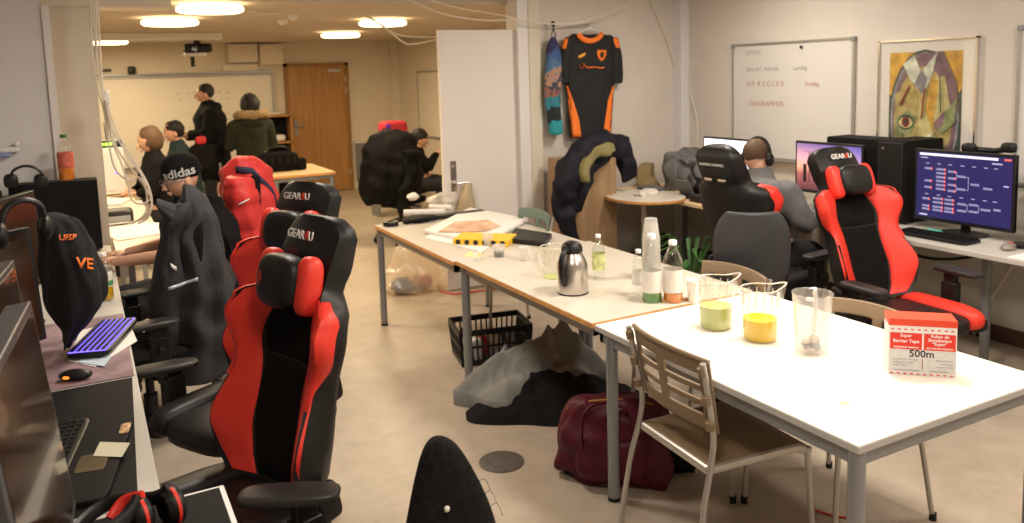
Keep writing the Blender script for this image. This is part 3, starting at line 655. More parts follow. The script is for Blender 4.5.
# ---- stacking chairs
def stacking_chair(name, label, loc, rz, mback='chair_ply2', mseat='chair_ply', seat=True):
    t = thing(name, label, 'chair', loc, rz, 'slatted stacking chairs at the tables')
    def bp(u, v):
        return Vector((u*.215*(1+.03*v), -.235+.045*u*u-.045*v*1.0-.0, .575+.255*v-.012*u*u))
    NU, NV = 30, 24; vs = []; idx = {}; fs = []
    def hole(u, v):
        if v > .84 or v < .16: return False
        rows = ((.20, .34), (.42, .56), (.64, .78))
        for a, b in rows:
            if a < v < b and (.10+.0*v < abs(u) < .80): return True
        return False
    for j in range(NV+1):
        for i in range(NU+1): vs.append(bp(-1+2*i/NU, j/NV))
    for j in range(NV):
        for i in range(NU):
            u = -1+2*(i+.5)/NU; v = (j+.5)/NV
            if hole(u, v): continue
            q = j*(NU+1)+i; fs.append((q, q+1, q+NU+2, q+NU+1))
    bk = MB().add(vs, fs).build('backrest', mback, t)
    so = bk.modifiers.new('solid', 'SOLIDIFY'); so.thickness = .011; so.offset = 0
    be = bk.modifiers.new('bev', 'BEVEL'); be.width = .003; be.segments = 2
    MB().tube([bp(-1+2*i/16, 1.0)+Vector((0, -.003, .002)) for i in range(17)], .009, 8).build('top_rail', mback, bk)
    def st(s, v):
        u = -1+2*s; w = .205*(1-.06*(1-v)) ; y = -.215+.425*v; e = max(abs(u), 0)
        z = .452-.012*(1-u*u)*sin(pi*min(1, v*1.1))-.022*max(0, v-.86)/.14
        return Vector((u*w, y, z)), Vector((0, 0, 1))
    if seat:
        MB().slab(st, 14, 14, .010).build('seat', mseat, t, bevel=.003, angle=50)
        e = [st(1, k/8)[0]+Vector((.004, 0, -.016)) for k in range(9)]; f = [st(0, k/8)[0]+Vector((-.004, 0, -.016)) for k in range(9)]
        fr = MB().tube(e, .011, 8, flat=1.5).tube(f, .011, 8, flat=1.5)
        fr.tube([st(k/8, 0)[0]+Vector((0, -.006, -.018)) for k in range(9)], .011, 8, flat=1.5).tube([st(k/8, 1)[0]+Vector((0, 0, -.014)) for k in range(9)], .009, 8)
        fr.build('seat_frame', 'silver', t)
    for sg in (-1, 1):
        MB().tube(catm([(sg*.245, -.30, .012), (sg*.222, -.262, .30), (sg*.212, -.222, .46), (sg*.213, -.214, .58), (sg*.222, -.262, .82)], 5), .0105, 10).build('rear_leg', 'silver', t)
        MB().tube([(sg*.222, .225, .012), (sg*.212, .195, .43)], .0105, 10).build('front_leg', 'silver', t)
        for yy, xx in ((-.302, .246), (.226, .222)): MB().cyl((sg*xx, yy, 0), (sg*xx, yy, .03), .014).build('foot_cap', 'black_plastic', t)
        for zz in (.60, .69, .79): MB().cyl((sg*.215, -.222-(zz-.58)*.17, zz-.014), (sg*.2155, -.222-(zz-.55)*.17, zz+.014), .015).build('clip', mback, bk)
    return t
stacking_chair('stacking_chair', 'brown slatted stacking chair on silver legs at the front corner of the white table', (1.985, 2.14, 0), radians(-94))
mg = mat('green_grey_plastic', (.13, .19, .16), .5)
stacking_chair('stacking_chair', 'brown slatted stacking chair tucked in from the far side of the white table', (2.49, 2.10, 0), radians(90), 'chair_ply2', 'black_plastic').scale = (1, 1, .955)
stacking_chair('stacking_chair', 'slatted stacking chair with only its brown top rail above the white table, behind the pitchers', (2.51, 2.90, 0), radians(89)).scale = (1, 1, .955)
stacking_chair('stacking_chair', 'grey-green slatted stacking chair behind the middle table by the flat boxes', (2.44, 4.74, 0), radians(88), mg, mg)
# ================================================================== PEOPLE
def head(mb, c, fwd, up=(0, 0, 1), s=1., mi=0):
    """head with brow, nose, lips, chin and ears; c centre of skull"""
    f = Vector(fwd).normalized(); u = Vector(up); u = (u-f*u.dot(f)).normalized(); r = f.cross(u); R = Matrix((r, f, u)).transposed(); c = Vector(c)
    def fn(p):
        k = 1.
        if p.z < 0: k -= .22*min(1, -p.z)*(1 if p.y < .2 else .35)
        if p.y > .5: k -= .06
        k += .03*exp(-((p.z-.12)/.1)**2)*max(0, p.y)-.04*exp(-((p.z+.02)/.09)**2)*max(0, p.y)*(abs(p.x) > .15)
        k += .05*exp(-((p.z+.62)/.14)**2)*max(0, p.y)
        return k
    mb.ell(c, (.076*s, .098*s, .118*s), R, 28, 20, mi, fn)
    P = lambda x, y, z: c + R @ Vector((x*s, y*s, z*s))
    mb.tube([P(0, .088, .012), P(0, .104, -.012), P(0, .112, -.034), P(0, .094, -.042)], [.008*s, .010*s, .014*s, .008*s], 8, mi=mi)
    mb.ell(P(0, .088, -.064), (.022*s, .010*s, .006*s), R, 12, 6, mi); mb.ell(P(0, .085, -.074), (.02*s, .010*s, .006*s), R, 12, 6, mi)
    for sg in (-1, 1): mb.ell(P(sg*.077, -.004, -.012), (.010*s, .020*s, .031*s), R, 10, 8, mi)
    return R, P
def eyes(parent, R, P, s=1.):
    for sg in (-1, 1):
        e = MB().ell(P(sg*.030, .083, .002), (.012*s, .008*s, .007*s), R, 10, 6).build('eye', 'white_pl', parent, True)
        MB().ell(P(sg*.030, .0905, .002), (.005*s, .003*s, .005*s), R, 8, 6).build('pupil', 'hair_b', e, True)
def hand(mb, wrist, d, palm_n, side, s=1., curl=.5, mi=0):
    """palm, four bent fingers of unequal length and a thumb from the side of the palm"""
    d = Vector(d).normalized(); n = Vector(palm_n); n = (n-d*n.dot(d)).normalized(); w = d.cross(n)*side; wrist = Vector(wrist)
    R = Matrix((w, d, n)).transposed()
    mb.ell(wrist+d*.05*s, (.042*s, .058*s, .016*s), R, 16, 10, mi)
    for k, (o, L) in enumerate(((-.031, .062), (-.010, .078), (.011, .073), (.030, .058))):
        b = wrist+d*.088*s+w*o*s; pts = [b-d*.02*s, b]; dr = d.copy()
        for q, l in enumerate((.45, .32, .23)):
            dr = (dr*cos(curl*(.6+.4*q))+n*sin(curl*(.6+.4*q))).normalized(); pts.append(pts[-1]+dr*L*l*s)
        mb.tube(pts, [.0088*s, .0088*s, .0080*s, .0072*s, .0055*s], 8, mi=mi)
    b = wrist+d*.03*s-w*.034*s
    mb.tube([b, b+(-w*.6+d*.7+n*.2).normalized()*.034*s, b+(-w*.35+d*1.+n*.45).normalized()*.064*s], [.012*s, .0105*s, .0075*s], 8, mi=mi)
def person(label, loc, N, E, headc, hf, group=None, skinm='skin', s=1., hands=()):
    t = thing('person', label, 'person', loc, 0, group)
    v, f = skin(N, E); mb = MB(); mb.add(v, f); R, P = head(mb, headc, hf, s=s)
    for h in hands: hand(mb, *h)
    b = mb.build('body', skinm, t, True, angle=180); eyes(b, R, P, s)
    return t, b, R, P
def garment(name, N, E, m, t, disp=None):
    v, f = skin(N, E); return MB().add(v, f).build(name, m, t, True, angle=180, disp=disp)
def puff(p, a=.012, k=75):
    return p + Vector((nz(p, 9, 2), nz(p, 9, 5), 0))*a*1.8
def hair(name, P, R, m, t, rad, off, low=None, s=1., a=.006):
    mb = MB(); mb.ell(P(*off), rad, R, 28, 18)
    b = mb.build(name, m, t, True, angle=180)
    for v in b.data.vertices: v.co += Vector((nz(v.co, 22, 1), nz(v.co, 22, 3), nz(v.co, 22, 6)))*a
    return b
M['coat_black'] = mat('black_coat_cloth', (.007, .0065, .007), .8, bump=.3, bscale=40, spec=.15)
M['parka'] = mat('dark_green_parka', (.018, .020, .009), .9, bump=.3, bscale=60)
M['fur'] = mat('fur_trim', (.36, .25, .13), .95, bump=1., bscale=120, var=.4, vscale=60)
M['jeans'] = mat('dark_trousers', (.02, .02, .024), .85)
M['shoe'] = mat('dark_shoe', (.02, .018, .018), .5)
M['sweater'] = mat('grey_sweater', (.17, .165, .17), .9, bump=.4, bscale=200, var=.12, vscale=30)
M['tee'] = mat('black_tshirt', (.018, .018, .02), .9, bump=.2)
def legs_standing(t, x, y, z0=.02, sp=.10, m='jeans', fwd=(-1, 0)):
    f = Vector((fwd[0], fwd[1], 0)).normalized(); r = Vector((-f.y, f.x, 0)); c = Vector((x, y, 0))
    N = {'p': ((x, y, .92), .15)}; E = []
    for k, sg in (('a', 1), ('b', -1)):
        b = c+r*sg*sp; N['h'+k] = (b+Vector((0, 0, .84)), .10); N['k'+k] = (b+f*.02+Vector((0, 0, .48)), .066); N['n'+k] = (b+Vector((0, 0, .10)), .058)
        E += [('p', 'h'+k), ('h'+k, 'k'+k), ('k'+k, 'n'+k)]
        MB().rbox(b+f*.07+Vector((0, 0, .045)), (.26, .10, .09), R=basis(f, (-f.y, f.x, 0)), e=3).build('shoe', 'shoe', t, True)
    garment('trousers', N, E, m, t)
# --- standing man in the long black coat
x, y = 1.37, 10.5
N = {'p': ((x, y, .95), .13), 'c': ((x, y, 1.28), .15), 'n': ((x, y, 1.50), .055), 'h': ((x-.01, y, 1.58), .05), 'la': ((x, y+.17, 1.42), .06), 'le': ((x-.06, y+.22, 1.14), .045), 'lw': ((x-.25, y+.12, 1.12), .03),
     'ra': ((x, y-.17, 1.42), .06), 're': ((x-.05, y-.23, 1.14), .045), 'rw': ((x-.26, y-.10, 1.17), .03), 'ka': ((x, y+.09, .5), .06), 'kb': ((x, y-.09, .5), .06), 'fa': ((x, y+.09, .1), .045), 'fb': ((x, y-.09, .1), .045)}
E = [('p', 'c'), ('c', 'n'), ('n', 'h'), ('c', 'la'), ('la', 'le'), ('le', 'lw'), ('c', 'ra'), ('ra', 're'), ('re', 'rw'), ('p', 'ka'), ('ka', 'fa'), ('p', 'kb'), ('kb', 'fb')]
t, b, R, P = person('person standing in profile in a long black padded coat holding a cup', (x, y, 0), N, E, (x-.02, y, 1.635), (-1, -.05, -.05), hands=[((x-.26, y-.10, 1.17), (-1, .1, .35), (0, .2, 1), 1), ((x-.25, y+.12, 1.12), (-1, -.3, .3), (0, .2, 1), -1)])
NC = {'p': ((x+.02, y, .72), (.23, .24)), 'w': ((x+.03, y, 1.02), (.20, .22)), 'c': ((x+.03, y, 1.32), (.19, .22)), 'n': ((x+.015, y, 1.50), .095), 'la': ((x+.01, y+.2, 1.40), .095), 'le': ((x-.04, y+.26, 1.13), .075), 'lw': ((x-.22, y+.14, 1.12), .055),
      'ra': ((x+.01, y-.2, 1.40), .095), 're': ((x-.03, y-.27, 1.13), .075), 'rw': ((x-.23, y-.13, 1.165), .055)}
EC = [('p', 'w'), ('w', 'c'), ('c', 'n'), ('c', 'la'), ('la', 'le'), ('le', 'lw'), ('c', 'ra'), ('ra', 're'), ('re', 'rw')]
g = garment('coat', NC, EC, 'coat_black', t, puff); MB().rbox((x+.10, y, 1.47), (.15, .24, .13), e=2.6).build('hood', 'coat_black', g, True)
hair('hair', P, R, 'hair_b', b, (.084, .100, .098), (0, -.026, .034))
legs_standing(t, x, y)
o = MB().lathe([(0, 0), (.03, 0), (.038, .10), (.036, .10), (.028, .004)], (x-.355, y-.09, 1.20), 16).build('cup', 'white_pl'); tag(o, 'white paper cup held by the person in the long black coat', 'cup')
# --- person in green parka with fur hood, back to us
x, y = 1.80, 10.05
N = {'p': ((x, y, .88), .13), 'c': ((x, y, 1.15), .14), 'n': ((x, y, 1.34), .05), 'h': ((x, y, 1.42), .045), 'la': ((x-.16, y, 1.28), .055), 'le': ((x-.22, y+.08, 1.02), .042), 'lw': ((x-.16, y+.28, 1.08), .028),
     'ra': ((x+.16, y, 1.28), .055), 're': ((x+.22, y+.06, 1.02), .042), 'rw': ((x+.12, y+.26, 1.05), .028), 'ka': ((x-.09, y, .46), .055), 'kb': ((x+.09, y, .46), .055), 'fa': ((x-.09, y, .1), .04), 'fb': ((x+.09, y, .1), .04)}
t, b, R, P = person('person with black hair seen from behind in a dark green parka with fur hood', (x, y, 0), N, E, (x-.01, y+.02, 1.485), (-.55, .8, -.15), hands=[((x-.16, y+.28, 1.08), (-.2, 1, .2), (0, 0, 1), 1), ((x+.12, y+.26, 1.05), (-.3, 1, .2), (0, 0, 1), -1)])
NC = {'p': ((x, y, .66), (.23, .17)), 'w': ((x, y, .95), (.19, .16)), 'c': ((x, y, 1.17), (.19, .165)), 'n': ((x, y, 1.33), .09), 'la': ((x-.185, y, 1.25), .085), 'le': ((x-.25, y+.08, 1.00), .07), 'lw': ((x-.18, y+.25, 1.07), .05),
      'ra': ((x+.185, y, 1.25), .085), 're': ((x+.25, y+.06, 1.0), .07), 'rw': ((x+.14, y+.24, 1.04), .05)}
g = garment('parka', NC, EC, 'parka', t, lambda p: puff(p, .006, 20)); MB().rbox((x+.01, y-.10, 1.30), (.27, .18, .2), e=2.4).build('hood', 'parka', g, True)
fr = MB().tube(catm([(x-.15, y+.02, 1.36), (x-.12, y-.10, 1.385), (x+.0, y-.17, 1.375), (x+.13, y-.12, 1.385), (x+.17, y+.02, 1.36)], 8), .052, 14).build('fur_trim', 'fur', g, True)
for v in fr.data.vertices: v.co += Vector((nz(v.co, 60, 1), nz(v.co, 60, 3), nz(v.co, 60, 6)))*.02
hair('hair', P, R, 'hair_b', b, (.105, .118, .145), (0, -.03, .0), a=.018)
legs_standing(t, x, y, fwd=(-.3, 1))
# --- seated figures on the left of the back room
def seated(label, x, y, hz, hf, coat, hairm, face_dir, reach, hair_rad, hair_off, seat=.47, lean=.08, group=None, skinm='skin', cloth='jacket'):
    f = Vector((*face_dir, 0)).normalized(); r = Vector((f.y, -f.x, 0)); c = Vector((x, y, 0)); z = Vector((0, 0, 1)); sh = hz-.29
    def Q(a, b_, h): return c+f*a+r*b_+z*h
    N = {'p': (Q(0, 0, seat+.10), .13), 'c': (Q(lean*.6, 0, sh-.14), .14), 'n': (Q(lean, 0, sh+.09), .052), 'h': (Q(lean+.01, 0, sh+.17), .045)}
    E2 = [('p', 'c'), ('c', 'n'), ('n', 'h')]; hs = []
    for k, sg in (('l', -1), ('r', 1)):
        w = Q(*reach[k]) if k in reach else Q(.25, sg*.14, .76)
        s_ = Q(lean*.8, sg*.17, sh); mid = (s_+w)/2+r*sg*.06-z*.13
        N[k+'s'] = (s_, .055); N[k+'e'] = (mid, .042); N[k+'w'] = (w, .027); E2 += [('c', k+'s'), (k+'s', k+'e'), (k+'e', k+'w')]
        kn = Q(.42, sg*.12, seat+.03); an = Q(.40, sg*.13, .09); N[k+'k'] = (kn, .062); N[k+'a'] = (an, .04); E2 += [('p', k+'k'), (k+'k', k+'a')]
        dd = (w-mid).normalized(); hs.append((w, (dd.x, dd.y, dd.z*.3), (0, 0, -1), -sg, 1., .35))
    hc = Q(lean+.03, 0, hz-.10)
    t, b, R, P = person(label, (x, y, 0), N, E2, hc, hf, group, skinm, hands=hs)
    G = {'p': (N['p'][0], (.17, .15)), 'c': (N['c'][0], (.185, .155)), 'n': (Q(lean-.01, 0, sh+.06), .085)}; GE = [('p', 'c'), ('c', 'n')]
    for k in 'lr':
        G[k+'s'] = (N[k+'s'][0], .082); G[k+'e'] = (N[k+'e'][0], .066); G[k+'w'] = (N[k+'w'][0]*.88+N[k+'e'][0]*.12, .045); GE += [('c', k+'s'), (k+'s', k+'e'), (k+'e', k+'w')]
    g = garment(cloth, G, GE, coat, t, lambda p: puff(p, .006, 25))
    T = {'p': (Q(0, 0, seat+.06), .14)}; TE = []
    for k in 'lr': T[k+'k'] = (N[k+'k'][0], .08); T[k+'a'] = (N[k+'a'][0], .06); TE += [('p', k+'k'), (k+'k', k+'a')]; MB().rbox(N[k+'a'][0]+f*.07-z*.045, (.26, .1, .09), R=basis(f, r), e=3).build('shoe', 'shoe', t, True)
    garment('trousers', T, TE, 'jeans', t)
    hh = hair('hair', P, R, hairm, b, hair_rad, hair_off, a=.012)
    return t, b, g, R, P
def stool(label, x, y, z=.45, m='black_plastic'):
    t = thing('stool', label, 'stool', (x, y, 0)); MB().rbox((0, 0, z-.03), (.38, .38, .06), e=4).build('seat', 'black_fabric', t); chair_base(t, foot=.24)
seated('person with tousled brown hair in black, seated in profile by the computer tower', .66, 8.45, 1.33, (-.95, -.25, -.25), 'coat_black', 'hair_br', (-1, -.1), {}, (.098, .112, .135), (0, -.035, .012))
seated('person with short dark hair in a dark teal jacket, seated left of the standing person', .98, 9.45, 1.345, (-.9, -.1, -.25), mat('teal_jacket', (.012, .028, .035), .8, bump=.3), 'hair_b', (-1, 0), {}, (.086, .102, .105), (0, -.028, .028))
for l, x, y in (('low black seat under the person with tousled brown hair', .68, 8.45), ('low black seat under the person in the teal jacket', .98, 9.45), ('low black seat under the crouched person behind the black coat', 3.36, 8.95)): stool(l, x, y)
MBx = MB().rbox((1.10, 9.2, 1.20), (.16, .12, .2), e=3).rbox((1.10, 9.2, 1.08), (.1, .1, .1), e=3)
o = MB().rbox((1.12, 9.22, 1.16), (.11, .08, .09), e=3).build('red_bag', mat('red_cloth', (.45, .02, .02), .7, bump=.3)); 
o.location = (0, 0, 0); tag(o, 'red bundle on the chair top between the seated and the standing person', 'bag')
t = thing('chair', 'plain dark chair whose back carries the red bundle', 'chair', (1.12, 9.22, 0)); MB().rbox((0, 0, .98), (.26, .04, .28), e=4).build('backrest', 'black_fabric', t); MB().rbox((0, .22, .45), (.42, .42, .05), e=4).build('seat', 'black_fabric', t)
for sx in (-.18, .18):
    for sy in (.0, .4): MB().cyl((sx, sy, 0), (sx, sy, .44 if sy else .9), .012).build('leg', 'grey_metal', t)
seated('person in black seated behind the black coat, one hand reaching forward by the door', 3.36, 8.95, 1.13, (.8, -.3, -.3), 'coat_black', 'hair_b', (.9, -.25), {'r': (.35, .05, .86)}, (.088, .102, .10), (0, -.02, .03), lean=.14)
# --- person with the banded beanie at the left desk
sw, ew = Vector((.50, 4.93, 1.03)), Vector((.36, 4.80, .82)); wr = A(113, 262, .785)
x, y = .56, 5.08
N = {'p': ((x, y, .58), .13), 'c': ((x-.03, y, .90), .14), 'n': ((x-.06, y, 1.10), .05), 'h': ((x-.07, y, 1.18), .045), 'ls': (sw, .055), 'le': (ew, .043), 'lw': (wr, .028),
     'rs': ((x-.03, y+.18, 1.02), .055), 're': ((x-.12, y+.26, .80), .042), 'rw': ((x-.38, y+.22, .775), .028), 'lk': ((x-.42, y-.12, .52), .06), 'la': ((x-.42, y-.12, .1), .04), 'rk': ((x-.42, y+.12, .52), .06), 'ra': ((x-.42, y+.12, .1), .04)}
E = [('p', 'c'), ('c', 'n'), ('n', 'h'), ('c', 'ls'), ('ls', 'le'), ('le', 'lw'), ('c', 'rs'), ('rs', 're'), ('re', 'rw'), ('p', 'lk'), ('lk', 'la'), ('p', 'rk'), ('rk', 'ra')]
mouse_c = A(87, 252, .745)
hd = (Vector((mouse_c.x, mouse_c.y, .78))-wr).normalized()
hcen = AY(181, 178, 5.0)
t, b, R, P = person('person in a black sports beanie and glasses with one bare arm out to a mouse', (x, y, 0), N, E, hcen, (-.93, -.30, -.18), hands=[(wr, hd, (0, 0, -1), 1, 1.15, .35), ((x-.38, y+.22, .775), (-1, 0, 0), (0, 0, -1), -1, 1., .4)])
garment('tshirt', {'p': ((x, y, .60), (.17, .15)), 'c': ((x-.03, y, .90), (.18, .155)), 'n': ((x-.055, y, 1.08), .08), 'ls': (sw, .08), 'le': (sw*.35+ew*.65, .068), 'rs': ((x-.03, y+.18, 1.02), .08), 're': ((x-.10, y+.245, .84), .066)}, [('p', 'c'), ('c', 'n'), ('c', 'ls'), ('ls', 'le'), ('c', 'rs'), ('rs', 're')], 'tee', t)
T = {'p': ((x, y, .54), .14), 'lk': ((x-.42, y-.12, .52), .08), 'la': ((x-.42, y-.12, .10), .06), 'rk': ((x-.42, y+.12, .52), .08), 'ra': ((x-.42, y+.12, .10), .06)}
garment('trousers', T, [('p', 'lk'), ('lk', 'la'), ('p', 'rk'), ('rk', 'ra')], 'jeans', t)
for sg in (-1, 1): MB().rbox((x-.50, y+sg*.12, .045), (.26, .1, .09), e=3).build('shoe', 'shoe', t, True)
bn = MB().ell(P(0, -.012, .055), (.090, .112, .095), R, 28, 16).build('beanie', 'black_fabric', b, True, angle=180)
MB().lathe([(.86, -.3), (1.03, -.28), (1.05, .12), (1.0, .36), (.88, .42)], n=32).build('beanie_band', 'black_fabric', bn, disp=lambda p: root_matrix(t).inverted() @ P(p.x*.090, -.012+p.y*.112, .035+p.z*.06))
tx = text('beanie_print', 'adidas', .074, 'white_pl', bn, Vector((0, 0, 0)), Matrix.Identity(3), world=False, ext=.001, bold=.0016)
inv = root_matrix(t).inverted()
fcam = R.inverted() @ (Vector((0, 0, EYE))-Vector(hcen)); a0 = atan2(fcam.y/.112, fcam.x/.090)
for v in tx.data.vertices:
    th = a0-(-1)*(v.co.x-.018)/.108; v.co = inv @ P(.098*cos(th), -.012+.121*sin(th), .045+v.co.y*.95)
gl = MB()
for sg in (-1, 1): gl.tube([P(sg*.031+.020*cos(k*pi/6), .104, .0+.016*sin(k*pi/6)) for k in range(13)], .0016, 6); gl.tube([P(sg*.052, .102, .004), P(sg*.076, .06, .006), P(sg*.079, .0, .0)], .0016, 6)
gl.tube([P(-.011, .105, .004), P(.011, .105, .004)], .0016, 6); gl.build('glasses', 'grey_metal', b, True)
# --- person with headphones at the right desk
hc = AX(757, 158, 3.92); x, y = hc.x-.09, hc.y-.06
N = {'p': ((x, y, .58), .13), 'c': ((x+.04, y, .88), .15), 'n': ((x+.07, y+.02, 1.09), .05), 'h': ((x+.07, y+.03, 1.14), .05), 'ls': ((x+.05, y+.20, 1.0), .06), 'le': ((x+.14, y+.26, .80), .045), 'lw': ((x+.42, y+.16, .785), .028),
     'rs': ((x+.05, y-.22, .99), .06), 're': ((x+.10, y-.30, .80), .045), 'rw': ((x+.40, y-.20, .785), .028), 'lk': ((x+.42, y+.12, .52), .06), 'la': ((x+.42, y+.12, .1), .04), 'rk': ((x+.42, y-.12, .52), .06), 'ra': ((x+.42, y-.12, .1), .04)}
E = [('p', 'c'), ('c', 'n'), ('n', 'h'), ('c', 'ls'), ('ls', 'le'), ('le', 'lw'), ('c', 'rs'), ('rs', 're'), ('re', 'rw'), ('p', 'lk'), ('lk', 'la'), ('p', 'rk'), ('rk', 'ra')]
t, b, R, P = person('person in a grey sweater and black headphones sitting at the right desk', (x, y, 0), N, E, hc, (.97, .22, -.12), hands=[((x+.42, y+.16, .785), (1, 0, 0), (0, 0, -1), 1, 1., .4), ((x+.40, y-.20, .785), (1, .1, 0), (0, 0, -1), -1, 1., .4)])
garment('sweater', {'p': ((x+.02, y-.02, .60), (.18, .19)), 'c': ((x+.04, y-.03, .86), (.19, .21)), 'n': ((x+.065, y+.01, 1.06), .085), 'ls': ((x+.05, y+.2, .99), .09), 'le': ((x+.14, y+.26, .80), .07), 'lw': ((x+.36, y+.18, .785), .045),
    'rs': ((x+.05, y-.23, .97), .095), 're': ((x+.10, y-.33, .80), .078), 'rw': ((x+.36, y-.22, .785), .045)}, [('p', 'c'), ('c', 'n'), ('c', 'ls'), ('ls', 'le'), ('le', 'lw'), ('c', 'rs'), ('rs', 're'), ('re', 'rw')], 'sweater', t, lambda p: p+Vector((nz(p, 12, 1), nz(p, 12, 4), nz(p, 14, 7)))*.012)
garment('trousers', {'p': ((x, y, .54), .14), 'lk': ((x+.42, y+.12, .52), .08), 'la': ((x+.42, y+.12, .1), .06), 'rk': ((x+.42, y-.12, .52), .08), 'ra': ((x+.42, y-.12, .1), .06)}, [('p', 'lk'), ('lk', 'la'), ('p', 'rk'), ('rk', 'ra')], 'jeans', t)
for sg in (-1, 1): MB().rbox((x+.50, y+sg*.12, .045), (.26, .1, .09), e=3).build('shoe', 'shoe', t, True)
hair('hair', P, R, 'hair_br', b, (.080, .100, .088), (0, -.020, .040), a=.004)
hp = thing('headphones', 'black headphones worn by the person in the grey sweater', 'headphones', P(0, 0, .13))
MB().tube([P(.093*cos(a), -.0, .02+.118*sin(a)) for a in [pi*k/14 for k in range(15)]], .009, 8, flat=1.6).build('headband', 'black_plastic', hp, True)
for sg in (-1, 1): e = MB().ell(P(sg*.094, 0, -.005), (.024, .038, .046), R, 18, 10).build('ear_cup', 'black_plastic', hp, True)
# ================================================================== GARMENTS AND BAGS
def smoothlv(levels, n):
    """catmull interpolation of (center, a, b) levels to n+1 rings"""
    k = len(levels)-1; out = []
    for i in range(n+1):
        t = i/n*k; j = min(int(t), k-1); f = t-j
        g = lambda q: levels[min(max(q, 0), k)]
        def cr(a, b, c, d): return .5*((2*b)+(c-a)*f+(2*a-5*b+4*c-d)*f*f+(3*b-a-3*c+d)*f**3)
        A0, A1, A2, A3 = g(j-1), g(j), g(j+1), g(j+2)
        out.append((cr(Vector(A0[0]), Vector(A1[0]), Vector(A2[0]), Vector(A3[0])), max(.004, cr(A0[1], A1[1], A2[1], A3[1])), max(.004, cr(A0[2], A1[2], A2[2], A3[2]))))
    return out
def drape(levels, ax=(1, 0, 0), ay=(0, 1, 0), n=48, rows=40, folds=.06, kf=7, pf=0., kp=9, seed=1, rough=.03, mb=None, mi=0, sq=1.):
    ax, ay = Vector(ax).normalized(), Vector(ay).normalized(); mb = mb or MB(); rings = []
    for i, (c, a, b) in enumerate(smoothlv(levels, rows)):
        t = i/rows; ring = []
        for j in range(n):
            th = 2*pi*j/n
            r = 1+folds*t*sin(kf*th+seed+1.5*sin(3*t+seed))+folds*.5*sin((kf*2-3)*th+2*seed+4*t)+pf*(abs(sin(kp*pi*t))-.5)
            p = c+ax*a*r*math.copysign(abs(cos(th))**sq, cos(th))+ay*b*r*math.copysign(abs(sin(th))**sq, sin(th)); p += Vector((nz(p, 8, seed), nz(p, 8, seed+3), nz(p, 8, seed+7)))*rough
            ring.append(p)
        rings.append(ring)
    mb.loft(rings, mi=mi); return mb
def fwall(px, py, y): return AY(px, py, y)
# --- dark grey jacket on the third chair
Y0 = 4.36
def LV(rows_, y, depth):
    out = []
    for py, x0, x1, *d in rows_:
        yy = d[1] if len(d) > 1 else y
        a = AY(x0, py, yy); b = AY(x1, py, yy); out.append(((a+b)/2, (b-a).length/2, d[0] if d else depth))
    return out
m_jk = mat('charcoal_jacket', (.026, .026, .030), .85, bump=.4, bscale=50, var=.15, vscale=12)
t = thing('jacket', 'dark grey jacket with a pale reflective strip hung over a chair back', 'jacket', (AY(190, 300, Y0).x, Y0, .3))
mb = drape(LV([(186, 186, 196, .04), (195, 180, 203, .09), (213, 173, 212, .13), (240, 163, 221, .16), (290, 158, 233, .19), (340, 152, 240, .19), (372, 153, 243, .18)], Y0, .2), folds=.09, seed=2, rough=.035)
jb = mb.build('jacket_body', m_jk, t, True, angle=180)
mb = drape(LV([(206, 168, 190, .05), (220, 160, 186, .09), (240, 157, 180, .09), (300, 150, 178, .08), (340, 150, 176, .07), (366, 152, 174, .06)], Y0-.12, .08), folds=.08, kf=5, seed=4, rough=.03)
mb.build('sleeve', m_jk, t, True, angle=180)
mb = drape([(AY(155, 206, Y0-.2), .02, .02), (AY(162, 210, Y0-.18), .035, .035), (AY(173, 214, Y0-.15), .045, .05), (AY(186, 213, Y0-.1), .05, .05)], ax=(0, 1, 0), ay=(0, 0, 1), seed=6, rough=.03)
mb.build('hood', m_jk, t, True, angle=180)
def strip_on(name, pts, w, m, parent, th=.002):
    """thin band following points (list of centre points), width w in z"""
    vs = []; fs = []
    for p in pts: vs += [Vector(p)+Vector((0, 0, w/2)), Vector(p)-Vector((0, 0, w/2))]
    for i in range(len(pts)-1): a = 2*i; fs.append((a, a+1, a+3, a+2))
    o = MB().add(vs, fs).build(name, m, parent, True); so = o.modifiers.new('s', 'SOLIDIFY'); so.thickness = th; return o
def on_surface(obj_list, px, py, off=.004):
    """first hit of the line of sight on the given meshes, lifted off the cloth"""
    dg = bpy.context.evaluated_depsgraph_get(); dg.update(); best = None
    o0 = Vector((0, 0, EYE)); d = _ray(px, py).normalized()
    for ob in obj_list:
        mx = root_matrix(ob); inv = mx.inverted()
        ok, loc, nn, _ = ob.ray_cast(inv @ o0, (inv.to_3x3() @ d).normalized())
        if ok:
            w = mx @ loc; L = (w-o0).length
            if best is None or L < best[0]: best = (L, w, (mx.to_3x3() @ nn).normalized())
    if best is None: return None
    n = best[2]; n = n if n.dot(d) < 0 else -n
    return best[1]+n*off, n
bpy.context.view_layer.update()
def cloth_band(name, pxs, w, m, parent, objs, off=.005):
    pts = [on_surface(objs, *p, off) for p in pxs]; pts = [p[0] for p in pts if p]
    if len(pts) > 1: return strip_on(name, pts, w, m, parent)
def lerp2(a, b, n): return [(a[0]+(b[0]-a[0])*i/n, a[1]+(b[1]-a[1])*i/n) for i in range(n+1)]
cloth_band('reflective_strip', lerp2((168, 289), (198, 279), 10), .016, mat('reflective_silver', (.55, .6, .68), .3, metal=.3), jb, [jb]+[c for c in t.children])
cloth_band('small_logo', lerp2((171, 265), (176, 269), 3), .022, 'white_pl', jb, [jb]+[c for c in t.children])
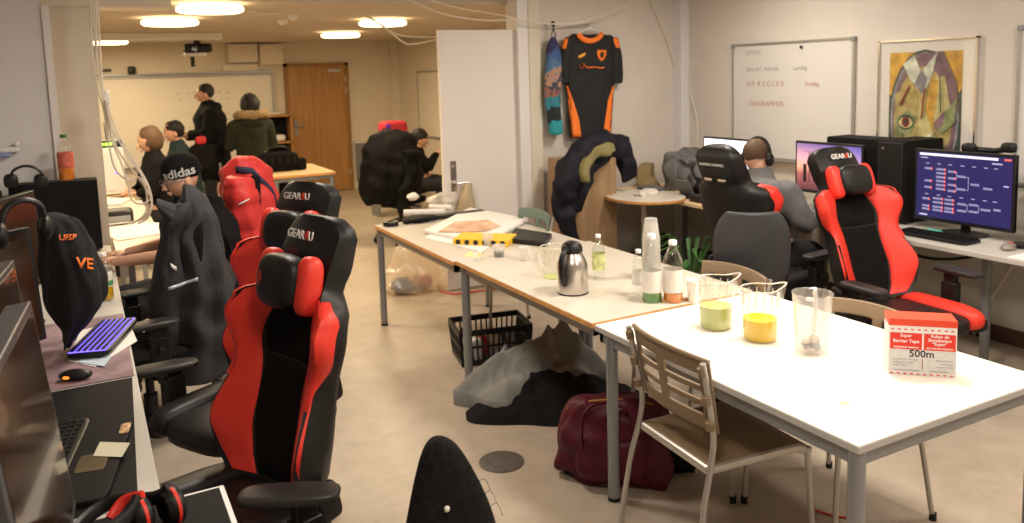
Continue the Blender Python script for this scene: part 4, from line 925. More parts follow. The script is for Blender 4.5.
# --- red puffer jacket
Y1 = 5.20
m_red = mat('red_puffer', (.55, .030, .026), .6, bump=.3, bscale=30)
t = thing('jacket', 'red puffer jacket with a navy stripe hung over a gaming chair', 'jacket', (AY(255, 250, Y1).x, Y1, .6))
mb = drape(LV([(156, 236, 253, .05), (164, 226, 262, .10), (180, 221, 272, .14), (205, 222, 282, .17), (235, 228, 292, .18), (262, 238, 300, .17), (285, 250, 306, .14), (296, 256, 300, .08)], Y1, .2), folds=.05, seed=3, pf=.10, kp=7, rough=.03)
rb = mb.build('jacket_body', m_red, t, True, angle=180)
mb = drape(LV([(176, 226, 250, .05), (190, 224, 256, .10), (215, 228, 262, .10), (245, 238, 268, .10), (270, 247, 272, .09), (292, 255, 268, .06)], Y1-.17, .1), folds=.05, kf=5, seed=8, pf=.14, kp=6, rough=.02)
rs = mb.build('sleeve', m_red, t, True, angle=180)
bpy.context.view_layer.update()
cloth_band('navy_stripe', lerp2((236, 170), (250, 171), 4)+lerp2((254, 173), (272, 192), 8)+lerp2((274, 196), (291, 245), 12), .045, mat('navy_cloth', (.02, .02, .05), .7), rb, [rb, rs], .006)
cloth_band('white_lining', lerp2((231, 222), (241, 255), 8)+lerp2((243, 262), (259, 296), 8), .03, mat('white_lining', (.6, .55, .5), .8), rb, [rb, rs], .004)
cloth_band('grey_piping', lerp2((238, 205), (249, 199), 4), .008, 'white_pl', rs, [rb, rs])
# dark clothes bundled beside the red jacket
t = drape(LV([(198, 205, 222, .05), (230, 212, 236, .09), (280, 220, 250, .12), (320, 222, 256, .12), (345, 226, 250, .08)], 4.85, .1), seed=11, rough=.05).build('dark_coat', 'coat_black', angle=180)
tag(t, 'black coat hanging between the dark grey jacket and the red puffer jacket', 'coat')
# --- black coat on the chair in the back room
Y2 = 8.15
t = thing('coat', 'long black coat wrapped over a chair back in the back room, below the red box', 'coat', (AY(390, 180, Y2).x, Y2, .2))
drape(LV([(130, 380, 400, .08), (136, 370, 410, .16), (150, 363, 416, .24), (175, 361, 420, .27), (195, 364, 414, .25), (204, 368, 388, .15)], Y2, .2), folds=.05, seed=5, rough=.035).build('coat_body', 'coat_black', t, True, angle=180)
drape(LV([(150, 402, 418, .06), (170, 402, 420, .08), (190, 398, 412, .08), (206, 398, 407, .06), (212, 399, 405, .03)], Y2-.25, .08), folds=.05, seed=9, rough=.03).build('sleeve', 'coat_black', t, True, angle=180)
o = MB().rbox((0, 0, 0), (.36, .22, .24), e=5).build('red_box', mat('red_box_cloth', (.55, .03, .05), .6), disp=None); c = AY(393, 130, 9.9); o.location = c
tag(o, 'bright red bag with a violet tag behind the black coat', 'bag'); MB().rbox((-.10, -.112, .06), (.06, .01, .06), e=3).build('violet_tag', mat('violet_tag', (.12, .03, .6), .5), o)
t = thing('storage_trolley', 'low grey shelf unit behind the black coat carrying the red bag', 'shelf', (c.x, c.y, 0))
MB().b2((-.3, -.15, c.z-.16), (.3, .15, c.z-.12)).b2((-.3, -.15, .3), (.3, .15, .33)).build('shelf', 'grey_metal', t)
for sx in (-.28, .28): MB().b2((sx-.015, -.14, 0), (sx+.015, .14, c.z-.12)).build('side_panel', 'grey_metal', t)
# radiator panel beside the wooden door
t = thing('radiator', 'narrow metal radiator on the back wall right of the wooden door', 'radiator', (3.95, 12.5, .1))
r = MB()
for i in range(6): r.rbox((3.86+i*.04, 12.52, .42), (.034, .07, .60), e=5, nu=12, nv=8)
r.build('radiator_fins', 'grey_metal', t, True); MB().b2((3.83, 12.5, .74), (4.1, 12.585, .76)).build('top_cover', 'white_pl', t, True)
# --- tote hanging from the white door's handle
t = drape([((2.74, 5.90, .90), .035, .02), ((2.725, 5.90, .80), .05, .04), ((2.70, 5.90, .62), .085, .055), ((2.68, 5.9, .40), .10, .065), ((2.68, 5.9, .30), .095, .05)], folds=.12, kf=6, seed=3, rough=.02).build('tote_bag', mat('beige_cloth', (.50, .40, .26), .8, bump=.3), angle=180)
tag(t, 'beige cloth bag hanging from the handle of the white door', 'bag')
# ================================================================== WALL WITH THE SHIRT
Yw = YP-.05
def cab_pt(px, py, y): return AY(px, py, y)
# cable line across the opening and wall
zc = Yw-.14
def PW(px, py, y=None): return AY(px, py, zc if y is None else y)
cable('cable', [PW(395, -8), PW(437, 12), PW(480, 20), PW(517, 20), PW(553, 24), PW(590, 20), PW(615, 10), PW(640, -4)], .006, 'cable_w', 'white cable sagging across the wall with the shirt hanging from it', group='white cables strung under the ceiling')
cable('cable', [PW(400, -12), PW(450, 6), PW(500, 15), PW(540, 23), PW(580, 23), PW(605, 17), PW(660, -10)], .005, 'cable_w', 'thinner white cable sagging beside the one that carries the shirt', group='white cables strung under the ceiling')
# shirt
t = thing('football_shirt', 'black and orange football shirt on a hanger against the wall', 'shirt', (AY(592, 138, Yw-.09).x, Yw-.09, 1.2))
ys = Yw-.085
def shirt_pt(x, z): return Vector((x, ys, z))
def LVs(rows_, dy=0):
    out = []
    for py, x0, x1, d in rows_:
        a = AY(x0, py, ys+dy); b = AY(x1, py, ys+dy); out.append(((a+b)/2, (b-a).length/2, d))
    return out
mb = MB(); drape(LVs([(34, 573, 607, .018), (39, 568, 614, .03), (50, 567, 615, .04), (70, 567, 615, .045), (100, 569, 612, .045), (137, 570, 611, .045)]), folds=.05, kf=9, seed=2, rough=.012, mb=mb)
sb = mb.build('shirt_body', mat('black_jersey', (.010, .010, .010), .75), t, True, angle=180)
for nm, L in (('sleeve', [(37, 566, 574, .02), (50, 562, 572, .03), (70, 560, 570, .035), (83, 560, 569, .03)]), ('sleeve', [(37, 608, 617, .02), (50, 611, 620, .03), (70, 612, 622, .035), (84, 611, 622, .03)])):
    sl = drape(LVs(L), folds=.05, kf=5, seed=4, rough=.01).build(nm, MATS['black_jersey'], t, True, angle=180)
bpy.context.view_layer.update()
def decal(name, poly, m, parent, objs, off=.004, th=.0015, nsub=8):
    """flat print laid on cloth: polygon rows (left/right pairs in picture order) projected on the garment"""
    vs = []; fs = []; rows_ = []
    for i in range(len(poly)-1):
        (xa, xb, y_), (xc, xd, y2) = poly[i], poly[i+1]; n = max(1, int(abs(y2-y_)/2.5))
        for k in range(n): f = k/n; rows_.append((xa+(xc-xa)*f, xb+(xd-xb)*f, y_+(y2-y_)*f))
    rows_.append(poly[-1])
    for xa, xb, yy in rows_:
        for k in range(5):
            h = on_surface(objs, xa+(xb-xa)*k/4, yy, off)
            vs.append(h[0] if h else (vs[-1] if vs else AY(xa, yy, ys-.04)))
    for i in range(len(rows_)-1):
        for k in range(4): a = i*5+k; fs.append((a, a+1, a+6, a+5))
    o = MB().add(vs, fs).build(name, m, parent, True); so = o.modifiers.new('s', 'SOLIDIFY'); so.thickness = th; return o
allm = list(t.children)
decal('side_panel', [(566.5, 568, 86), (568, 573, 100), (570, 579, 120), (571, 581, 134), (572, 581, 137)], 'orange', sb, [sb])
decal('side_panel', [(612.5, 613.8, 86), (608, 612, 100), (605, 611.5, 120), (603, 611, 133), (603, 610.5, 134.5)], 'orange', sb, [sb])
MB().tube(catm([AY(578, 34, ys-.03), AY(583, 39, ys-.045), AY(590, 41, ys-.05), AY(597, 39, ys-.045), AY(602, 34, ys-.03)], 6), .018, 8, flat=1.3).build('collar', 'orange', sb, True)
decal('shoulder_patch', [(564, 568, 39), (562.5, 567, 44), (562, 566, 49)], 'orange', t, allm, .006)
decal('shoulder_patch', [(613, 617, 38), (614, 619, 43), (616, 619.5, 48)], 'orange', t, allm, .006)
decal('small_logo', [(584, 586, 53), (578, 584, 56), (578, 581, 58)], mat('amber_print', (.9, .40, .05), .6), sb, [sb])
decal('club_badge', [(597, 606, 50), (597, 606, 55), (599, 604, 59), (601, 602, 61)], 'orange', sb, [sb])
decal('badge_center', [(600, 603.5, 52), (599.5, 603.5, 55), (601, 602.5, 58)], 'ink', sb, [sb], .006)
sq = [on_surface([sb], *p, .006) for p in ((579, 65), (581, 68), (584, 66), (583, 63), (586, 67), (590, 67.5), (595, 67), (600, 68), (604, 67.5))]
MB().tube(catm([p[0] for p in sq if p], 4), [.006]*1000 if False else .0055, 6, flat=.4).build('front_print', 'orange', sb, True)
h = MB(); h.tube(catm([AY(587, 21, ys), AY(590, 19, ys), AY(592, 22, ys), AY(590, 27, ys)], 4), .004, 6); h.tube([AY(570, 37, ys), AY(590, 28, ys), AY(612, 37, ys)], .007, 6)
o = h.build('coat_hanger', 'white_pl'); tag(o, 'white clothes hanger inside the football shirt', 'hanger')
# patterned shorts hanging beside
def pattern_mat():
    m = bpy.data.materials.new('patterned_cloth'); m.use_nodes = True; nt = m.node_tree; N = nt.nodes; L = nt.links; b = N['Principled BSDF']; b.inputs['Roughness'].default_value = .8
    tc = N.new('ShaderNodeTexCoord'); sx = N.new('ShaderNodeSeparateXYZ'); n = N.new('ShaderNodeTexNoise'); n.inputs['Scale'].default_value = 14
    L.new(tc.outputs['Object'], sx.inputs[0]); L.new(tc.outputs['Object'], n.inputs['Vector'])
    ad = N.new('ShaderNodeMath'); ad.operation = 'MULTIPLY_ADD'; ad.inputs[1].default_value = .45; L.new(n.outputs['Fac'], ad.inputs[0]); 
    mr = N.new('ShaderNodeMath'); mr.operation = 'MULTIPLY'; mr.inputs[1].default_value = 1.15; L.new(sx.outputs['Z'], mr.inputs[0]); L.new(mr.outputs[0], ad.inputs[2])
    r = N.new('ShaderNodeValToRGB'); r.color_ramp.interpolation = 'CONSTANT'; L.new(ad.outputs[0], r.inputs[0])
    cs = [(0, (.02, .30, .34)), (.33, (.015, .02, .025)), (.50, (.03, .20, .26)), (.60, (.30, .12, .10)), (.68, (.05, .05, .08)), (.75, (.42, .25, .18)), (.83, (.06, .16, .28)), (.93, (.05, .10, .26)), (1.0, (.03, .03, .10))]
    e = r.color_ramp.elements; e[0].color = (*cs[0][1], 1); e[1].position = cs[1][0]; e[1].color = (*cs[1][1], 1)
    for p, c in cs[2:]: q = e.new(p); q.color = (*c, 1)
    L.new(r.outputs[0], b.inputs['Base Color']); return m
t = thing('patterned_garment', 'narrow blue and teal patterned garment hanging left of the football shirt', 'clothes', (AY(553, 134, ys).x, ys, AY(553, 134, ys).z))
drape(LVs([(36, 551, 555, .02), (45, 548, 558, .035), (60, 546, 560, .045), (85, 545, 560, .05), (110, 547, 560, .05), (134, 549, 561, .05)]), folds=.10, kf=4, seed=7, rough=.02).build('cloth', pattern_mat(), t, True, angle=180)
MB().tube([AY(553, 22, ys), AY(553.5, 28, ys), AY(551, 36, ys)], .005, 6).tube([AY(553.5, 28, ys), AY(556, 37, ys)], .005, 6).rbox(AY(553, 24, ys), (.03, .03, .05), e=3).build('clip_and_cord', 'ink', t, True)
# wooden cabinet and the navy puffer
t = thing('wooden_cabinet', 'narrow tall wooden cabinet standing against the wall under the navy jacket', 'cabinet', (3.68, 5.60, 0))
MB().b2((3.44, 5.42, .0), (3.86, 5.82, 1.06)).build('cabinet_body', 'cab_wood', t, True, smooth=False, bevel=.004)
MB().b2((3.45, 5.40, .04), (3.80, 5.418, 1.045)).build('door', 'cab_wood', t, True, smooth=False, bevel=.003)
l = AY(617, 228, 5.40); MB().rbox((3.86, 5.50, .45), (.012, .03, .09), e=4).build('latch', 'steel', t, True)
m_nv = mat('navy_puffer', (.009, .008, .014), .7, spec=.25, bump=.25, bscale=40)
t = thing('jacket', 'navy puffer jacket with olive lining thrown over the wooden cabinet', 'jacket', (3.62, 5.55, 0.9))
arc = [(587, 258, 5.28, .03), (576, 246, 5.27, .04), (567, 222, 5.27, .055), (564, 198, 5.28, .075), (570, 174, 5.30, .09), (584, 154, 5.38, .10), (602, 145, 5.48, .10), (618, 149, 5.52, .09), (627, 165, 5.5, .075), (629, 180, 5.48, .05)]
def worm(arc, m, name, t, seed=1, pf=.13, kp=14, flat=1.25):
    pts = [AY(px, py, y) for px, py, y, r in arc]; rs = [r for *_, r in arc]; n = 6
    P_ = catm(pts, n); R_ = [rs[min(i//n, len(rs)-1)]*(1-(i % n)/n)+rs[min(i//n+1, len(rs)-1)]*(i % n)/n for i in range(len(P_))]
    R_ = [r*(1+pf*(abs(sin(pi*kp*i/len(P_)))-.5)) for i, r in enumerate(R_)]; R_[0] *= .5; R_[-1] *= .5
    o = MB().tube(P_, R_, 24, flat=flat).build(name, m, t, True, angle=180)
    for v in o.data.vertices: v.co += Vector((nz(v.co, 9, seed), nz(v.co, 9, seed+2), nz(v.co, 9, seed+5)))*.045
    return o
jb = worm(arc, m_nv, 'jacket_body', t)
worm([(574, 210, 5.30, .04), (581, 188, 5.31, .055), (592, 166, 5.34, .06), (606, 152, 5.42, .06)], m_nv, 'sleeve', t, 4)
worm([(583, 182, 5.20, .028), (589, 164, 5.22, .034), (600, 151, 5.28, .036), (614, 147, 5.36, .028)], mat('olive_lining', (.20, .17, .065), .8, bump=.4), 'olive_lining', jb, 8, pf=.05)
# ================================================================== CORNER DESK CLUTTER
m_gb = mat('grey_backpack', (.12, .115, .11), .85, bump=.6, bscale=30, var=.35, vscale=9)
c = A(662, 192, .735)
t = thing('backpack', 'crumpled grey backpack lying on the corner desk against the wall', 'bag', (4.60, 5.30, .73))
drape([((4.58, 5.42, .735), .17, .13), ((4.57, 5.42, .80), .18, .14), ((4.56, 5.42, .92), .17, .12), ((4.58, 5.42, 1.04), .13, .09), ((4.60, 5.43, 1.09), .06, .04)], folds=.12, kf=5, seed=13, rough=.09).build('bag_body', m_gb, t, True, angle=180)
drape([((4.58, 5.17, .735), .13, .11), ((4.57, 5.17, .82), .13, .11), ((4.58, 5.18, .94), .10, .08), ((4.6, 5.18, 1.0), .04, .03)], folds=.14, kf=4, seed=17, rough=.08).build('front_pocket', m_gb, t, True, angle=180)
MB().tube(catm([(4.42, 5.14, .96), (4.38, 5.05, .88), (4.44, 4.98, .77), (4.52, 4.94, .75)], 6), .012, 8, flat=.4).build('strap', 'black_matte', t, True)
o = drape([((4.44, 4.98, .733), .10, .12), ((4.44, 4.98, .80), .09, .11), ((4.45, 4.99, .86), .05, .06)], folds=.15, kf=5, seed=23, rough=.06).build('black_pouch', 'black_matte', angle=180); tag(o, 'black crumpled pouch on the corner desk in front of the grey backpack', 'bag')
o = drape([((4.40, 5.72, .735), .10, .10), ((4.40, 5.72, .82), .09, .09), ((4.41, 5.72, .93), .05, .05)], folds=.15, kf=5, seed=29, rough=.05).build('folded_cloth', mat('khaki_cloth', (.25, .18, .08), .85, bump=.3), angle=180); tag(o, 'khaki folded cloth on the corner desk next to the navy jacket', 'cloth')
t = thing('tablet_stand', 'thin grey panel propped up on the corner desk next to the table end', 'device', (4.25, 5.02, .735))
MB().box((0, 0, .07), (.02, .16, .17), R=Matrix.Rotation(-.5, 3, 'Y')).build('panel', 'bezel', t, bevel=.003); MB().b2((-.03, -.05, 0), (.07, .05, .008)).build('foot', 'black_plastic', t)
o = drape([((4.02, 5.22, .76), .12, .09), ((4.02, 5.22, .79), .10, .08), ((4.03, 5.22, .81), .04, .03)], folds=.12, kf=6, seed=31, rough=.03).build('crumpled_bag', mat('pale_bag', (.6, .55, .48), .7), angle=180); tag(o, 'pale crumpled bag lying on the rounded table end', 'bag')
for i, (x, y, l, mm) in enumerate(((4.24, 4.78, 'dark flat box on the corner desk behind the rounded table end', 'black_plastic'), (4.22, 5.42, 'dark flat box on the corner desk by the wooden cabinet', 'bezel'))):
    o = MB().rbox((x, y, .76), (.16, .22, .05), e=8).build('flat_box', mm); tag(o, l, 'box')
# monitor on the corner desk (top edge seen)
def monitor(name, label, loc, rz, w, h, zc, screenm, tilt=0, th=.03, bez=.016, cat='monitor', foot=True, bezm='black_plastic', parts=None):
    """faces local +Y"""
    t = thing(name, label, cat, loc, rz); R = Matrix.Rotation(-tilt, 3, 'X'); z0 = zc
    MB().box(Vector((0, 0, z0)), (w, th, h), R=R).box(Vector((0, 0, z0))+R @ Vector((0, -th*.8, -h*.05)), (w*.5, th, h*.5), R=R).build('housing', bezm, t, bevel=.004)
    sc = MB().box(Vector((0, 0, z0))+R @ Vector((0, th/2+.0008, .003)), (w-2*bez, .001, h-2*bez-.006), R=R).build('screen', screenm, t)
    if foot:
        MB().box((0, -.035, z0/2), (.05, .02, z0)).build('stand_neck', bezm, t); MB().rbox((0, -.02, .008), (.26, .19, .016), e=3).build('stand_foot', bezm, t)
    return t, R
monitor('monitor', 'monitor with a glowing pale screen behind the black gaming chair', (4.66, 4.98, .73), face(-1, 0), .54, .33, .30, emi('pale_screen', (.95, .93, 1), 2.2), foot=True)
# ================================================================== RIGHT DESK
def sunset():
    m = bpy.data.materials.new('game_picture'); m.use_nodes = True; nt = m.node_tree; N = nt.nodes; L = nt.links; b = N['Principled BSDF']
    b.inputs['Base Color'].default_value = (0, 0, 0, 1); b.inputs['Roughness'].default_value = .2
    tc = N.new('ShaderNodeTexCoord'); s = N.new('ShaderNodeSeparateXYZ'); L.new(tc.outputs['Generated'], s.inputs[0])
    r = N.new('ShaderNodeValToRGB'); L.new(s.outputs['Z'], r.inputs[0]); e = r.color_ramp.elements
    e[0].color = (.10, .035, .05, 1); e[1].color = (.24, .17, .42, 1); e[1].position = .98
    for p, c in ((.35, (.35, .13, .14)), (.5, (.85, .42, .30)), (.68, (.75, .42, .52))): q = e.new(p); q.color = (*c, 1)
    r2 = N.new('ShaderNodeValToRGB'); L.new(s.outputs['X'], r2.inputs[0]); r2.color_ramp.elements[0].color = (.55, .6, .9, 1); r2.color_ramp.elements[1].color = (1.2, 1., .8, 1)
    mx = N.new('ShaderNodeMix'); mx.data_type = 'RGBA'; mx.blend_type = 'MULTIPLY'; mx.inputs[0].default_value = 1; L.new(r.outputs[0], mx.inputs[6]); L.new(r2.outputs[0], mx.inputs[7])
    L.new(mx.outputs[2], b.inputs['Emission Color']); b.inputs['Emission Strength'].default_value = 1.3; return m
a = AX(797, 140, 4.6); b = AX(865, 145, 4.6)
t, R = monitor('monitor', 'monitor showing a pink evening game scene behind the red gaming chair', (4.60, (a.y+b.y)/2, .74), face(-1, 0), a.y-b.y, .37, .30, sunset())
sil = MB(); rnd = random.Random(4)
for x, h, w in ((-.18, .10, .012), (-.12, .06, .04), (.02, .13, .010), (.08, .05, .05), (.16, .17, .006), (.2, .08, .03), (-.22, .04, .06)):
    sil.b2((x-w/2, .0165, .19), (x+w/2, .0172, .19+h+.05)); 
for x, z in ((-.18, .34), (.02, .37)): sil.ell((x, .017, z), (.012, .0008, .018), nu=10, nv=6)
sil.tube([(.0, .017, .40), (.2, .017, .415)], .0012, 4)
sil.build('game_figures', mat('game_dark', (.03, .012, .02), .5), t)
a = AX(917, 148, 4.55); b = AX(1018, 157, 4.55); w = a.y-b.y; h = a.z-.80
t, R = monitor('monitor', 'large monitor showing a dark blue tournament bracket', (4.55, (a.y+b.y)/2, .74), face(-1, .0), w, h, (a.z+.80)/2-.74, emi('bracket_background', (.022, .018, .085), 1.3))
zc_ = (a.z+.80)/2-.74; W2 = w-.032; H2 = h-.04
S = lambda u, v: (-(u-.5)*W2*-1 if False else (.5-u)*W2, .0168, zc_+.003+(.5-v)*H2)
gb = emi('bracket_box', (.20, .18, .30), 1.5); rdm = emi('bracket_red', (.85, .12, .08), 1.6); wh = emi('bracket_white', (.75, .7, .8), 1.5); cy = emi('bracket_text', (.45, .42, .6), 1.2)
def sbox(mb, u0, v0, u1, v1, k=0):
    a_, b_ = S(u0, v0), S(u1, v1); mb.b2((a_[0], .0166, a_[2]), (b_[0], .0172+.0002*k, b_[2]))
q = MB(); sbox(q, .03, .015, .86, .05); q.build('browser_bar', wh, t)
q = MB(); sbox(q, .92, .02, .985, .045); q.build('browser_buttons', rdm, t)
bx = MB(); rd = MB(); ln = MB()
cols = [(.09, .16, [.25, .44, .54]), (.22, .31, [.25, .31, .37, .43, .49, .55]), (.35, .42, [.27, .37, .47, .56]), (.45, .54, [.33, .52]), (.59, .68, [.43]), (.72, .81, [.47])]
cols2 = [(.07, .14, [.72, .83, .88]), (.19, .29, [.70, .76, .83, .88]), (.32, .41, [.70, .76, .83, .88]), (.46, .55, [.74, .84]), (.58, .67, [.73, .83]), (.70, .80, [.78]), (.83, .90, [.76])]
for x0, x1, vv in cols+cols2:
    for v in vv: sbox(bx, x0, v-.016, x1, v+.016)
for x0, x1, vv in cols[:3]+cols2[:3]:
    for v in vv: sbox(rd, x1, v-.018, x1+.012, v+.018)
for x, v0, v1 in ((.565, .33, .52), (.44, .27, .37), (.44, .47, .56), (.56, .74, .84), (.68, .73, .83)): sbox(ln, x, v0, x+.004, v1); sbox(ln, x-.015, v0, x, v0+.006); sbox(ln, x-.015, v1, x, v1+.006)
for x in (.12, .25, .37, .5, .62, .74, .84): sbox(ln, x-.02, .165, x+.02, .175); sbox(ln, x-.02, .64, x+.02, .65)
sbox(ln, .80, .09, .90, .11); sbox(ln, .04, .08, .12, .095); sbox(ln, .92, .40, .97, .42); sbox(ln, .04, .955, .13, .98)
for m_, nm, mm in ((bx, 'bracket_boxes', gb), (rd, 'score_marks', rdm), (ln, 'bracket_lines', cy)): m_.build(nm, mm, t)
# towers
def tower(label, loc, rz, w=.22, d=.46, h=.50, m='black_matte', leds=None):
    t = thing('computer_tower', label, 'computer', loc, rz)
    MB().b2((-w/2, -d/2, .015), (w/2, d/2, h)).build('case', m, t, bevel=.006); MB().b2((-w/2+.01, d/2, .03), (w/2-.01, d/2+.012, h-.01)).build('front_panel', 'black_plastic' if m == 'black_matte' else m, t, bevel=.004)
    [MB().b2((sx*w*.38-.015, sy*d*.4-.02, 0), (sx*w*.38+.015, sy*d*.4+.02, .016)).build('foot', 'black_plastic', t) for sx in (-1, 1) for sy in (-1, 1)]
    MB().cyl((w*.25, d/2+.01, h-.05), (w*.25, d/2+.016, h-.05), .008).build('power_button', 'grey_metal', t); return t
t1 = AX(830, 136, 4.72); t2 = AX(893, 138, 4.72); t3 = AX(918, 138, 4.66)
tower('black computer tower, side turned to the room, behind the sunset game monitor', (4.80, (t1.y+t2.y)/2, .74), 0, w=.22, d=t1.y-t2.y, h=t1.z-.74)
tower('black computer tower just left of the large bracket monitor', (4.74, t2.y-.115, .74), face(-1, 0), w=.20, d=.38, h=t2.z-.74)
tower('black computer tower partly cut off at the right edge behind the bracket monitor', (4.72, 2.40, .74), face(-1, 0), w=.20, d=.42, h=.44)
def keyboard(name, label, c, rz, w=.44, d=.15, keym='black_matte', glow=None, zt=.02, cat='keyboard'):
    t = thing(name, label, cat, c, rz); MB().rbox((0, 0, zt/2), (w, d, zt), e=10).build('keyboard_base', 'black_plastic', t)
    k = MB(); g = MB()
    for r in range(6):
        n = 17
        for i in range(n):
            x = -w/2+.015+(i+.5)*(w-.03)/n; y = -d/2+.014+(r+.5)*(d-.024)/6
            k.box((x, y, zt+.002), ((w-.03)/n*.74, (d-.024)/6*.66, .006))
    k.build('keys', keym, t)
    if glow: MB().b2((-w/2+.012, -d/2+.012, zt-.003), (w/2-.012, d/2-.010, zt+.0012)).build('key_light', glow, t)
    return t
kc = A(925, 230, .74)
keyboard('keyboard', 'black keyboard with a small teal light in front of the bracket monitor', (4.36, 2.93, .74), radians(-90), w=.46, d=.17)
q = MB(); q.rbox((4.45, 3.0, .765), (.012, .10, .006), e=4); o = q.build('status_light_bar', emi('teal_led', (.05, .6, .4), .8)); tag(o, 'thin teal light bar between the keyboard and the bracket monitor', 'light')
for z in (.765, ): pass
t = thing('mouse', 'grey and orange patterned mouse on the right desk beside the keyboard', 'mouse', (4.38, 2.52, .74), radians(-80))
MB().ell((0, 0, .016), (.034, .06, .022)).build('mouse_body', mat('mouse_grey', (.25, .22, .20), .4, var=.5, vscale=40), t); MB().ell((0, .02, .026), (.02, .025, .013)).build('orange_panel', 'red_print', t)
o = MB().rbox((4.50, 2.50, .752), (.12, .15, .022), e=5).build('small_device', 'black_plastic'); tag(o, 'small dark device behind the patterned mouse', 'device')
o = MB().b2((4.20, 2.18, .741), (4.42, 2.42, .745)).build('paper_sheet', 'paper'); tag(o, 'white sheet of paper at the right end of the long desk', 'paper')
t = thing('drinking_glass', 'clear glass standing in front of the black computer tower', 'glass', (4.42, 3.52, .74)); MB().lathe([(.0, .003), (.032, .003), (.038, .14), (.036, .14), (.03, .01), (0, .01)], n=24).build('glass_body', 'glass', t)
o = MB().rbox((4.34, 3.66, .748), (.10, .14, .015), e=5).build('game_controller_pad', 'bezel'); tag(o, 'flat grey pad on the desk beside the clear glass', 'pad')
# headphones on the bracket monitor, camera-like shape
hz = AX(990, 150, 4.62); ha = AX(970, 152, 4.62); hb_ = AX(1010, 152, 4.62)
t = thing('headphones', 'black headphones resting on top of the bracket monitor', 'headphones', (4.62, hz.y, hz.z-.02))
MB().tube(catm([(4.62, ha.y, ha.z+.02), (4.66, (ha.y+hb_.y)/2, ha.z+.012), (4.62, hb_.y, hb_.z+.02)], 8), .009, 8, flat=2).build('headband', 'black_plastic', t, True)
for c in (ha, hb_): MB().rbox((4.61, c.y, c.z+.025), (.05, .085, .06), e=3).build('ear_cup', 'black_plastic', t, True)
# cables on the wall
cable('cable', [AX(640, -5, XR-.05)*0+AY(650, 0, Yw-.03), AY(663, 30, Yw-.03), AY(676, 70, Yw-.03), AY(680, 110, Yw-.03), AY(700, 145, Yw-.05)], .006, 'cable_w', 'white cable hanging down the wall near the corner, left of its twin', group='cables down the corner')
cable('cable', [AX(690, 60, XR-.03), AX(690, 90, XR-.03), AX(697, 120, XR-.03), AX(697, 150, XR-.03)], .006, 'cable_w', 'white cable hanging down beside the corner pipe, right of its twin', group='cables down the corner')
cable('cable', [AX(1015, 262, XR-.03), AX(990, 300, XR-.03), AX(972, 322, XR-.03), AX(975, 335, XR-.03)], .006, 'cable_w', 'pale cable on the wall under the long right desk')
cable('cable', [(4.5, 3.5, .60), (4.6, 3.1, .55), (4.7, 2.8, .62), (4.8, 2.5, .69)], .01, 'cable_b', 'dark cable sagging under the long right desk')
# ================================================================== LEFT DESKS
GB = mat('monitor_grey_frame', (.07, .07, .072), .35)
def mon_at(label, c, d, zc, w, h, tilt, th=.04, scr='screen_off', bez=.018, bm=GB, z0=.73):
    return monitor('monitor', label, (c[0], c[1], z0), face(*d), w, h, zc-z0, M[scr] if isinstance(scr, str) else scr, tilt=tilt, th=th, bez=bez, bezm=bm)
mon_at('nearest dark monitor with a thick grey frame at the left edge', (-.150, 1.755), (.998, -.066), 1.05, .60, .50, -.10, th=.05)
mon_at('second dark monitor in the left row, mostly hidden by the nearest one', (-.235, 2.46), (.995, -.08), 1.03, .58, .48, -.06)
mon_at('third monitor in the left row, brownish dark screen behind the hanging headphones', (-.385, 3.22), (.66, -.75), 1.06, .50, .42, -.08, bm=M['black_plastic'])
mon_at('fourth monitor in the left row, its brownish corner rising above the headphones', (-.30, 4.02), (.93, -.36), 1.10, .46, .42, -.08, bm=M['black_plastic'])
tower('large black computer case standing side-on before the pillar with a bottle on top', (-.175, 5.76, .73), radians(90), w=.16, d=.47, h=.46)
tower('black box behind the left monitors with headphones lying on it', (-.62, 5.55, .73), radians(90), w=.2, d=.34, h=.44)
hb0 = AY(25, 185, 5.5)
t = thing('headphones', 'black headphones lying on the black box at the far left', 'headphones', (hb0.x, 5.5, 1.17))
MB().tube(catm([AY(10, 184, 5.5), AY(13, 171, 5.5), AY(26, 166, 5.5), AY(40, 171, 5.5), AY(43, 184, 5.5)], 6), .008, 8).build('headband', 'black_plastic', t, True)
for px in (11, 41): MB().rbox(AY(px, 181, 5.5), (.075, .06, .085), e=3).build('ear_cup', 'black_plastic', t, True)
t = thing('headphones', 'black headphones hanging over the third monitor of the left row', 'headphones', (AY(20, 215, 3.25).x, 3.25, 1.2))
MB().tube(catm([AY(0, 232, 3.2), AY(5, 210, 3.22), AY(22, 200, 3.25), AY(40, 205, 3.28), AY(46, 222, 3.3)], 6), .008, 8, flat=1.6).build('headband', 'black_plastic', t, True)
for p in ((1, 236, 3.18), (46, 228, 3.3)): MB().ell(AY(*p), (.022, .038, .045)).build('ear_cup', 'black_plastic', t, True)
q = AY(8, 150, YP-.09)
o = MB().rbox(q, (.13, .05, .035), e=3).rbox(q+Vector((.05, 0, .035)), (.03, .03, .03), e=3).rbox(q+Vector((-.03, 0, -.03)), (.09, .04, .03), e=3, mi=1).build('wall_device', ['white_pl', mat('pale_blue_plastic', (.25, .33, .6), .4)])
tag(o, 'small white and blue device on the pale wall at the far left', 'device')
